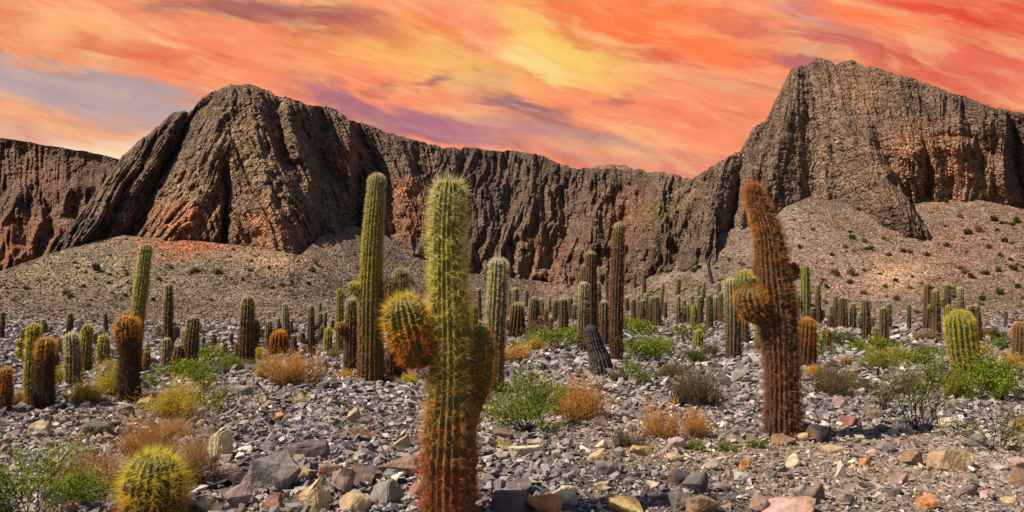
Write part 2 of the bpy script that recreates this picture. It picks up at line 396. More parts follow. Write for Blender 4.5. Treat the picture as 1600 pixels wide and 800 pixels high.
def cliff(name, ridge, foot, T, u0, u1, du, rows, feats, flute, tint, label, seed, Yf=None, curve=1.0, sil=4.0, fine=1.5, recess=None, back=0.0, lean=lambda U, V: 0.0):
    u = np.arange(u0, u1, du)
    # the outline is broken by small crags
    vr = poly(ridge, u) + sil * 0.5 * (0.4 - np.abs(vnoise(u * 0.045 + 3.3, 4.7, 0, seed + 3)) * 1.6) + sil * fbm(u * 0.07, 0.3, 0, seed, 4) - sil * 0.6 * np.abs(vnoise(u * 0.16, 1.7, 0, seed + 2))
    vf = poly(foot, u) + 2.5 * fbm(u * 0.05, 0.9, 0, seed + 1, 3)
    vr = np.minimum(vr, vf - 6)
    T = T(u) if callable(T) else T
    Yb = foot_depth(u, vf) + back if Yf is None else poly(Yf, u)
    zb = EYE + slope_of(vf) * Yb
    kr = slope_of(vr)
    Yt = (zb - T * Yb - EYE) / (kr - T); zt = EYE + kr * Yt
    t = np.concatenate([np.linspace(-0.12, 1, rows), 1 + np.linspace(0.03, 0.6, 14)])[:, None]
    tc = np.clip(t, 0, 1)
    prof = tc ** curve
    Y = Yb + (Yt - Yb) * prof; Z = zb + (zt - zb) * tc
    low = np.clip(-t, 0, 1); Z = Z - low * 40; Y = Y + low * 4
    U = np.broadcast_to(u[None], Y.shape); V = HZ - (Z - EYE) / Y * F
    D = np.zeros_like(Y)
    wu = U + 9 * fbm(U * 0.02, V * 0.02, 0, seed + 5, 3); wvv = V + 9 * fbm(U * 0.02, V * 0.02, 0, seed + 8, 3)
    for (d, w0, w1, pts) in feats:
        dd, s = seg_dist(wu, wvv, pts); w = w0 + (w1 - w0) * s
        D += d * np.exp(-np.abs(dd / w) ** 1.5) * (0.45 + 0.55 * np.clip(s * 3, 0, 1))
    D += flute(wu, wvv, tc)
    xw = (U - 800) / F * Y
    D += 0.9 * fbm(xw * 0.12, Z * 0.10, Y * 0.05, seed + 11, 4)
    D += 0.85 * fbm(xw * 0.55, Z * 0.45, 0, seed + 15, 4, 0.62)
    D += 0.35 * np.abs(vnoise(xw * 1.9, Z * 1.7, 0, seed + 19))
    D += fine * (np.abs(vnoise((U + lean(U, V)) * 0.115 + 0.8 * fbm(U * 0.03, V * 0.03, 0, seed + 30, 2), V * 0.018, 0, seed + 21)) + 0.6 * np.abs(vnoise((U + lean(U, V)) * 0.22, V * 0.03, 0, seed + 23)) - 0.5)
    D += 0.22 * vnoise(xw * 0.3, Z * 1.3, 0, seed + 17)          # faint bedding
    ft = D[(np.abs(t[:, 0])).argmin()]; kw = int(110 / du); ker = np.hanning(2 * kw + 1); ker /= ker.sum()
    D = D - np.convolve(np.pad(ft, kw, mode='edge'), ker, mode='valid')[None] * np.clip(1.15 - t, 0, 1) ** 0.5
    env = np.clip((1 - tc) / 0.06, 0, 1) ** 0.7
    D = D * (0.25 + 0.75 * env) * (t <= 1)
    Yd = Y - D
    if recess is not None:
        m_, Yr_ = recess(U + 5 * fbm(U * 0.03, V * 0.03, 0, seed + 40, 3), V, -D)
        Yd = np.where(t < 0.97, Yd + m_ * np.maximum(Yr_ - Yd, 0), Yd)
    over = np.clip(t - 1, 0, 1)
    Yd = Yd + over * 45; Z = Z - over * over * 60 - over * 1.5
    k = 1.0 / math.cos(PITCH)
    X = (U - 800) / F * Yd * k
    P = np.stack([X, Yd, Z], -1).reshape(-1, 3)
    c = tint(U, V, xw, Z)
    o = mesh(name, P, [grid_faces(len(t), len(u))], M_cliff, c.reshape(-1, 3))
    return tag(o, label, 'mountain', None, 'structure')

BR = np.array([0.172, 0.112, 0.082]); DK = np.array([0.098, 0.066, 0.054]); RD = np.array([0.42, 0.17, 0.085]); OR = np.array([0.40, 0.185, 0.09]); TN = np.array([0.34, 0.225, 0.14])
def mixc(c, b, m): return c * (1 - m[..., None]) + b * m[..., None]

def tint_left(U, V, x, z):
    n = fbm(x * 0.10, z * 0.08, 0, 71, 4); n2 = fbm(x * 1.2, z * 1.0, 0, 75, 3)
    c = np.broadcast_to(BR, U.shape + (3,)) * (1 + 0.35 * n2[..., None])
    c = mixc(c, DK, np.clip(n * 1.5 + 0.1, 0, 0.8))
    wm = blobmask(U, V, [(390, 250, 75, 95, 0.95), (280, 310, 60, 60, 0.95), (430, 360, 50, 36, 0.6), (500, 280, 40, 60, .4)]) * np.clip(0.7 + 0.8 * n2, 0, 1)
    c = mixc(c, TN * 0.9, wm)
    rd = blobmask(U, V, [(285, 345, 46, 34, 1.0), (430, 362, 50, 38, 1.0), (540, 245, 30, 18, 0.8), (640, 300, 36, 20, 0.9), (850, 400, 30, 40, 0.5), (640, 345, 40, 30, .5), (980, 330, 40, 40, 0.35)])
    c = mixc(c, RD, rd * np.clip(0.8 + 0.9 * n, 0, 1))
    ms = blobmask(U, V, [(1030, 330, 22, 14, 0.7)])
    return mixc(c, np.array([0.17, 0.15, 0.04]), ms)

def flute_left(U, V, t):
    bad = 1 / (1 + np.exp(-(U - 660) / 40))                    # the badlands of the valley head
    a = ridged(U * 0.035 + 0.8 * fbm(U * 0.01, V * 0.012, 0, 81, 2), V * 0.006, 0, 83, 3)
    b = ridged(U * 0.03 + V * 0.010, V * 0.016 - U * 0.004, 0, 86, 3)
    lean = ridged((U + np.where(U < 360, (V - 135) * 0.6, -(V - 135) * 0.45)) * 0.045, V * 0.004, 0, 91, 3)
    c = ridged((U + 0.25 * V) * 0.075 + 0.5 * fbm(U * 0.03, V * 0.03, 0, 88, 2), V * 0.013, 0, 89, 2)
    mid = ridged((U + np.where(U < 360, (V - 135) * 0.5, -(V - 135) * 0.35)) * 0.10, V * 0.006, 0, 94, 2)
    lean = 1 - 2 * np.abs(lean)
    return (1 - bad) * (0.9 * lean + 0.5 * a + 0.3 * mid) + bad * (3.8 * b * np.clip(1.2 - t * 0.7, 0, 1) + 2.0 * a * (0.4 + t) + 1.5 * c)

RIDGE_L = [(40, 430), (60, 414), (80, 394), (120, 340), (160, 284), (185, 250), (200, 234), (240, 198), (270, 178), (292, 177), (310, 155), (340, 139), (356, 135), (370, 136), (384, 134), (400, 140),
           (415, 143), (430, 153), (446, 156), (460, 157), (480, 164), (502, 164), (520, 172), (545, 189), (560, 191), (600, 205), (650, 221), (690, 232), (740, 234), (800, 236), (850, 246), (880, 261),
           (930, 266), (960, 264), (985, 270), (1000, 268), (1040, 271), (1065, 278), (1085, 282), (1120, 310)]
FOOT_L = [(40, 436), (100, 402), (190, 382), (250, 386), (330, 388), (400, 396), (465, 404), (485, 402), (500, 378), (545, 390), (560, 356), (600, 366), (640, 402), (690, 432), (760, 436), (850, 450),
          (960, 450), (1120, 440)]
FE_L = [(6.0, 40, 34, [(370, 136), (335, 230), (292, 320), (262, 384)]), (5.5, 34, 36, [(395, 150), (408, 250), (425, 330), (440, 398)]),
        (5.0, 22, 26, [(450, 170), (485, 270), (520, 340), (548, 388)]), (4.0, 26, 24, [(270, 180), (215, 260), (150, 340), (95, 400)]),
        (-4.5, 7, 10, [(305, 165), (262, 240), (225, 320), (190, 378)]), (-4.0, 6, 5, [(352, 250), (353, 320), (356, 388)]),
        (-5.0, 10, 16, [(428, 158), (446, 230), (500, 300), (545, 340)]), (-6.0, 14, 20, [(475, 195), (510, 250), (545, 310), (552, 350)]),
        (-3.0, 6, 7, [(560, 200), (585, 260), (612, 330), (620, 360)]), (4.5, 24, 30, [(545, 195), (570, 260), (600, 330), (640, 395)]),
        (3.5, 24, 34, [(610, 210), (650, 300), (690, 400)]), (-3.0, 8, 10, [(650, 240), (680, 300), (720, 370)]),
        (-3, 7, 9, [(240, 215), (200, 290), (150, 370)]), (3, 40, 60, [(800, 300), (780, 440)]), (-4, 14, 22, [(880, 300), (890, 420)]), (4, 24, 30, [(1030, 300), (1010, 420)]), (-4, 10, 14, [(985, 290), (960, 420)])]
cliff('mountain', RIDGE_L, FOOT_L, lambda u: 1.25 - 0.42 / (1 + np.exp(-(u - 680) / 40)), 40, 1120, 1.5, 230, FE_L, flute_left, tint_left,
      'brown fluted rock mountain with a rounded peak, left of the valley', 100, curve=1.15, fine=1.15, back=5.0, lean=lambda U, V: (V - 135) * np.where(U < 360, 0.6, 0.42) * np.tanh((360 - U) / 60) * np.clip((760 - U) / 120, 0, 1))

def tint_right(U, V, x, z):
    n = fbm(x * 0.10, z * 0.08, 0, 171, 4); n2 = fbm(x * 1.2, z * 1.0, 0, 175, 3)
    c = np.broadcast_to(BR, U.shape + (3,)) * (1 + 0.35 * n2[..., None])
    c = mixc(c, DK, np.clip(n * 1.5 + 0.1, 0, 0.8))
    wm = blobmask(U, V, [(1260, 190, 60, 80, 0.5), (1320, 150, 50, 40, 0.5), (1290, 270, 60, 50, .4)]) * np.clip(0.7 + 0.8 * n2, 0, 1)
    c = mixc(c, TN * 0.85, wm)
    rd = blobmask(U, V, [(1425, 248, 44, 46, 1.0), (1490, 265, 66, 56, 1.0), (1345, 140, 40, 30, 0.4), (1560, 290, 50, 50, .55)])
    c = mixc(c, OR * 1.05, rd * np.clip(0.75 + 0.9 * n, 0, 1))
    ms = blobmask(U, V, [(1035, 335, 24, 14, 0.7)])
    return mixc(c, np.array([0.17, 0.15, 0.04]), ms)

def flute_right(U, V, t):
    a = ridged(U * 0.04 + 0.7 * fbm(U * 0.01, V * 0.012, 0, 181, 2) + (V - 100) * 0.004 * np.sign(1270 - U), V * 0.004, 0, 183, 3)
    k = np.clip((U - 1420) / 60, 0, 1)
    mid = ridged(U * 0.10 + (V - 100) * 0.010 * np.sign(1270 - U), V * 0.006, 0, 187, 2)
    return a * (0.7 + 1.3 * k) + 0.4 * mid

RIDGE_R = [(975, 425), (990, 405), (1010, 380), (1030, 350), (1050, 318), (1070, 296), (1085, 281), (1100, 271), (1130, 252), (1158, 236), (1168, 222), (1180, 202), (1200, 186), (1212, 164), (1226, 138), (1240, 112), (1252, 106), (1268, 103), (1280, 95), (1290, 93),
           (1300, 98), (1312, 102), (1326, 97), (1338, 95), (1350, 101), (1370, 107), (1400, 116), (1432, 122), (1452, 131), (1480, 140), (1510, 151), (1550, 165), (1580, 174), (1600, 175), (1640, 188), (1720, 215), (1850, 260), (2000, 330)]
FOOT_R = [(975, 440), (1000, 432), (1020, 422), (1060, 398), (1100, 386), (1150, 364), (1200, 340), (1260, 318), (1310, 316), (1345, 330), (1390, 358), (1420, 366), (1442, 368), (1470, 374), (1540, 378), (1600, 384), (1750, 400), (2000, 430)]
FE_R = [(6, 30, 26, [(1240, 114), (1228, 200), (1200, 330)]), (5.0, 34, 26, [(1290, 96), (1322, 200), (1380, 300), (1440, 364)]), (-1.5, 10, 14, [(1265, 110), (1268, 200), (1262, 315)]),
        (-5, 8, 10, [(1374, 206), (1380, 225), (1390, 242)]), (-4, 8, 9, [(1388, 245), (1406, 280), (1425, 300)]), (-3.5, 8, 11, [(1088, 290), (1062, 345), (1048, 410)]), (3.5, 20, 24, [(1130, 256), (1110, 320), (1095, 385)]),
        (-4, 7, 9, [(1160, 245), (1148, 310), (1140, 370)]), (4, 18, 20, [(1180, 210), (1170, 300), (1160, 360)]), (4, 18, 20, [(1045, 330), (1030, 380), (1015, 420)]),
        (-5, 8, 14, [(1510, 160), (1528, 200), (1545, 230)]), (4, 16, 18, [(1560, 180), (1572, 260), (1580, 325)]), (-4, 8, 9, [(1592, 190), (1600, 260), (1604, 330)]), (-3, 6, 7, [(1450, 150), (1470, 190)]), (-2.5, 6, 6, [(1448, 225), (1452, 300)])]
def recess_right(U, V, rel):
    # the wall set back behind the buttress, with the orange cliff bulging from it
    edge = np.interp(V, [150, 205, 250, 300, 362, 400], [1392, 1379, 1389, 1413, 1452, 1475])
    m = np.clip((U - edge) / 9, 0, 1); m = m * m * (3 - 2 * m)
    top = 208 + 8 * fbm(U * 0.025, 0.5, 0, 5, 2) + np.clip((U - 1530) / 60, 0, 1) * 60
    b = np.clip((V - top) / 14, 0, 1) ** 0.5 * np.clip((U - 1388) / 14, 0, 1) * np.clip((1610 - U) / 70, 0, 1)
    lob = 1 - 0.45 * np.exp(-((U - 1450 - (V - 205) * 0.05) / 7.0) ** 2) - 0.3 * np.exp(-((U - 1540) / 8.0) ** 2)
    return m, 167.5 - np.clip((V - 205) / 130, 0, 1) * -4.0 - 4.0 * b * lob + 0.75 * rel
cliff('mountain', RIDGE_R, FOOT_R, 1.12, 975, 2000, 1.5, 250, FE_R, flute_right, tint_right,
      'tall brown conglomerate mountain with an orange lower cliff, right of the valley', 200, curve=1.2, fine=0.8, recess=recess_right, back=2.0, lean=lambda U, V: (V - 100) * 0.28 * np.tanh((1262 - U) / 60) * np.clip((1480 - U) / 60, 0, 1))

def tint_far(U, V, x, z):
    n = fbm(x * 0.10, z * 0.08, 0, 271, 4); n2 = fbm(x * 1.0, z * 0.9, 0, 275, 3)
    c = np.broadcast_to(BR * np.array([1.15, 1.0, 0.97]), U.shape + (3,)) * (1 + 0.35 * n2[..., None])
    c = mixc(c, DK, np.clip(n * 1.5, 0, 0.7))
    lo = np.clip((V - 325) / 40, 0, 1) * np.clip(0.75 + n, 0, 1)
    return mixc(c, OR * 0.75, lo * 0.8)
def flute_far(U, V, t):
    a = ridged(U * 0.045, V * 0.004, 0, 283, 3)
    b = ridged(U * 0.030 + V * 0.008, V * 0.014 - U * 0.004, 0, 286, 3)
    lowk = 1 / (1 + np.exp(-(V - 275) / 10))
    return 1.4 * a * (1 - lowk) + lowk * (5.5 * b + 4.5 + 3.0 * np.clip((V - 330) / 60, 0, 1))
RIDGE_F = [(-500, 190), (-200, 205), (0, 216), (30, 219), (60, 226), (130, 236), (185, 249), (240, 262), (330, 290)]
FOOT_F = [(-500, 430), (0, 430), (330, 430)]
cliff('mountain', RIDGE_F, FOOT_F, 1.1, -500, 330, 1.6, 190, [(-5, 12, 20, [(60, 290), (90, 380)]), (3, 20, 30, [(20, 300), (10, 420)])], flute_far, tint_far,
      'dark flat rimmed badland ridge at the far left edge', 300, Yf=[(-500, 215), (330, 215)], curve=1.05, sil=1.2)
# a pale mesa far behind the saddle
def tint_mesa(U, V, x, z):
    n2 = fbm(x * 0.3, z * 1.4, 0, 375, 3)
    return np.broadcast_to(np.array([0.30, 0.17, 0.12]), U.shape + (3,)) * (1 + 0.4 * n2[..., None])
cliff('mesa', [(900, 290), (915, 268), (928, 261), (950, 258), (978, 258), (990, 264), (1010, 276), (1030, 290)], [(900, 330), (1030, 330)], 0.9, 900, 1030, 1.5, 60, [],
      lambda U, V, t: 1.5 * ridged(U * 0.05, V * 0.03, 0, 390, 2), tint_mesa, 'small pale layered mesa top peeping over the valley head', 400, Yf=[(900, 420), (1030, 420)], sil=1.0)

C.view_layer.update()
DG = C.evaluated_depsgraph_get()
def hit(u, v):
    """the point of the ground or slope under a place seen in the photograph"""
    a, b, c = ray(u, v)
    d = Vector((float(a), float(b), float(c))).normalized()
    ok, p, n, i, o, m = SC.ray_cast(DG, Vector((0, 0, EYE)), d)
    if not ok:
        return Vector((float(a / b * 60), 60.0, 0.0))
    return p

# ------------------------------------------------------------------ stones
from itertools import product
import bmesh
def hull_shape(seed, flat, blocky, n=14):
    r = random.Random(seed); bm = bmesh.new()
    for i in range(n):
        if blocky > 0.5:
            p = Vector((r.uniform(-1, 1), r.uniform(-1, 1), r.uniform(-1, 1)))
            p = Vector([math.copysign(abs(c) ** 0.35, c) for c in p])
            p += Vector((r.gauss(0, .16), r.gauss(0, .16), r.gauss(0, .16)))
            p *= 0.8
        else:
            p = Vector((r.gauss(0, 1), r.gauss(0, 1), r.gauss(0, 1))).normalized() * r.uniform(0.8, 1.05)
        p.z *= flat
        p.y *= r.uniform(0.85, 1.0)
        bm.verts.new(p)
    res = bmesh.ops.convex_hull(bm, input=bm.verts)
    bmesh.ops.delete(bm, geom=[v for v in bm.verts if not v.link_faces], context='VERTS')
    bmesh.ops.triangulate(bm, faces=bm.faces)
    bm.verts.index_update()
    V = np.array([v.co[:] for v in bm.verts]); T = np.array([[v.index for v in f.verts] for f in bm.faces])
    bm.free()
    return V, T
SHAPES = [hull_shape(i, random.uniform(0.28, 0.62), i % 2, 10 if i < 24 else 14) for i in range(36)]
STONE_COLS = np.array([[.23, .20, .195], [.30, .27, .26], [.17, .145, .145], [.26, .21, .20], [.34, .27, .21], [.28, .20, .17], [.38, .33, .28], [.13, .11, .115], [.22, .19, .21], [.30, .225, .19]])
STONE_P = np.array([.24, .17, .15, .11, .05, .04, .05, .09, .09, .02]); STONE_P = STONE_P / STONE_P.sum()

def scatter_stones(name, P, S, mat, label, seed, tint=None, tilt=0.42, cat='rubble', normals=None, colmul=1.0):
    r = np.random.default_rng(seed); n = len(P)
    sh = r.integers(0, len(SHAPES), n); Vs, Fs, Cs = [], [], []; off = 0
    col = STONE_COLS[r.choice(len(STONE_COLS), n, p=STONE_P)] * r.lognormal(-0.05, 0.36, (n, 1)) * colmul
    if tint is not None: col = tint(P, col, r)
    for k in range(len(SHAPES)):
        idx = np.where(sh == k)[0]
        if not len(idx): continue
        V, T = SHAPES[k]; m = len(idx)
        a = r.uniform(0, 2 * np.pi, m); ca, sa = np.cos(a), np.sin(a)
        tx, ty = r.normal(0, tilt, m), r.normal(0, tilt, m)
        sc = S[idx][:, None, None] * 0.5 * np.stack([r.uniform(0.8, 1.5, m), r.uniform(0.6, 1.0, m), r.uniform(0.7, 1.2, m)], -1)[:, None, :]
        W = V[None] * sc
        x, y, z = W[..., 0], W[..., 1], W[..., 2]
        x, y = x * ca[:, None] - y * sa[:, None], x * sa[:, None] + y * ca[:, None]
        ct, st = np.cos(tx)[:, None], np.sin(tx)[:, None]; y, z = y * ct - z * st, y * st + z * ct
        ct, st = np.cos(ty)[:, None], np.sin(ty)[:, None]; x, z = x * ct + z * st, -x * st + z * ct
        W = np.stack([x, y, z], -1) + P[idx][:, None, :]
        Vs.append(W.reshape(-1, 3)); Fs.append((T[None] + (np.arange(m) * len(V))[:, None, None] + off).reshape(-1, 3)); off += m * len(V)
        Cs.append(np.repeat(col[idx], len(V), 0))
    o = mesh(name, np.concatenate(Vs), [np.concatenate(Fs)], mat, np.concatenate(Cs))
    return tag(o, label, cat, None, 'stuff')

def field(n, y0, y1, pw, seed):
    r = np.random.default_rng(seed)
    # sample the depth so that the stones cover every metre about evenly
    q = r.random(n); Y = y0 * (y1 / y0) ** (q ** pw)
    X = r.uniform(-1, 1, n) * (0.70 * Y + 1.0)
    return X, Y
def ground_tint(P, col, r):
    n1 = fbm(P[:, 0] * 0.35, P[:, 1] * 0.35, 0, 21, 3)
    k = np.clip(n1 * 1.6 + 0.25, 0, 1)[:, None] * np.clip((22 - P[:, 1:2]) / 14, 0, 1) * 0.75
    col = col * (1 - k) + k * col * np.array([1.14, 1.0, 0.86])
    far = np.clip((P[:, 1:2] - 32) / 34, 0, 1) * 0.92
    col = col * np.array([0.92, 0.965, 1.03])
    return (col * (1 - far) + far * np.array([0.19, 0.138, 0.105]) * r.uniform(0.6, 1.45, (len(P), 1))) * 1.08
X, Y = field(76000, 5.2, 135, 0.90, 1)
S = np.clip(0.05 + 0.0058 * Y, 0.06, 0.42) * np.random.default_rng(2).lognormal(-0.1, 0.38, len(Y))
S = np.minimum(S, np.where(Y < 14, 0.15, 0.34))
fine = np.clip((X - 0.2) / 0.8, 0, 1) * np.clip((10.8 - Y) / 2.0, 0, 1)      # the sandy wash on the near right
keep = np.random.default_rng(12).random(len(Y)) > fine * 0.62
X, Y, S = X[keep], Y[keep], (S * (1 - 0.35 * fine))[keep]
P = np.stack([X, Y, G(X, Y) + S * np.random.default_rng(3).uniform(-0.05, 0.42, len(Y))], -1)
scatter_stones('rubble', P, S, M_stone, 'loose grey slaty rubble covering the whole stony plain', 3, ground_tint)
X, Y = field(52000, 5.0, 22, 0.9, 4)
S = np.clip(0.02 + 0.0022 * Y, 0.025, 0.08) * np.random.default_rng(5).lognormal(0, 0.35, len(Y))
P = np.stack([X, Y, G(X, Y) + S * 0.12], -1)
scatter_stones('gravel', P, S, M_stone, 'fine tan and grey gravel between the larger stones', 6, ground_tint, 0.5, 'gravel')
# scree on the slope
r_ = np.random.default_rng(8); nq = 52000
fi = (200 * r_.random(nq) ** 1.25).astype(int).clip(2, 198); ui = r_.integers(40, 980, nq)
idx = fi * len(hu) + ui
P = hv[idx] + r_.normal(0, .15, (nq, 3)) * np.array([1, 1, 0.1]); S = r_.lognormal(-1.25, 0.45, nq)
def scree_tint(P, col, r): return hc[idx] * r.uniform(0.6, 1.45, (len(P), 1))
scatter_stones('scree', P, S, M_stone, 'loose scree scattered over the pale slope under the cliffs', 9, scree_tint, 0.5, 'scree')

NCOL = {'grey': (.22, .20, .195), 'dark grey': (.12, .105, .105), 'pale grey': (.36, .33, .31), 'tan': (.42, .31, .19), 'cream': (.60, .50, .36), 'brown': (.22, .15, .105), 'mauve': (.26, .18, .18),
        'orange': (.48, .22, .09), 'pink': (.42, .28, .26), 'reddish': (.26, .12, .095), 'black': (.05, .047, .05), 'purple': (.16, .12, .125), 'white': (.62, .58, .53), 'yellowish': (.44, .34, .15)}

def make_rock(w, h, col, seed, kind, pos, label, name='rock', group='stones lying on the plain'):
    r = random.Random(seed); bm = bmesh.new()
    n = 13 if kind == 'slab' else 18
    for i in range(n):
        p = Vector((r.gauss(0, 1), r.gauss(0, 1), r.gauss(0, 1))).normalized()
        if kind in ('block', 'slab'):
            p = Vector([math.copysign(abs(c) ** 0.55, c) for c in p]) * 0.88
        elif kind == 'wedge':
            p = Vector([math.copysign(abs(c) ** 0.7, c) for c in p]); p.z *= 0.55 + 0.5 * p.x
        p *= r.uniform(0.80, 1.08); bm.verts.new(p)
    bmesh.ops.convex_hull(bm, input=bm.verts)
    bmesh.ops.delete(bm, geom=[v for v in bm.verts if not v.link_faces], context='VERTS')
    bmesh.ops.bevel(bm, geom=list(bm.edges), offset=0.07 if kind != 'round' else 0.16, segments=2 if kind == 'round' else 1, affect='EDGES', clamp_overlap=True)
    if w > 0.08:
        bmesh.ops.triangulate(bm, faces=bm.faces)
        bmesh.ops.subdivide_edges(bm, edges=list(bm.edges), cuts=2 if w > 0.14 else 1, use_grid_fill=True)
    bmesh.ops.triangulate(bm, faces=bm.faces); bm.verts.index_update()
    V = np.array([v.co[:] for v in bm.verts]); T = np.array([[v.index for v in f.verts] for f in bm.faces]); bm.free()
    sp = V.max(0) - V.min(0); V = V / sp * np.array([w, w * r.uniform(0.6, 0.85), h * 1.25])
    s0 = seed * 1.37
    d = fbm(V[:, 0] / w * 3 + s0, V[:, 1] / w * 3, V[:, 2] / w * 3, seed, 4)
    V = V * (1 + 0.20 * d[:, None])
    c = np.array(col)[None] * (1 + 0.35 * fbm(V[:, 0] / w * 4 + s0, V[:, 1] / w * 4, V[:, 2] / w * 4, seed + 3, 3)[:, None])
    st = np.clip(fbm(V[:, 0] / w * 1.6 + s0, V[:, 1] / w * 1.6, V[:, 2] / w * 1.6, seed + 9, 2) * 2.2 - 0.25, 0, 0.55)[:, None]
    c = c * (1 - st) + np.array([.30, .17, .10]) * st
    o = mesh(name, V, [T], M_rock, c)
    o.location = (pos[0], pos[1], pos[2] + h * 0.36); o.rotation_euler = (r.gauss(0, .08), r.gauss(0, .12), r.gauss(0, .25))
    return tag(o, label, 'rock', group)

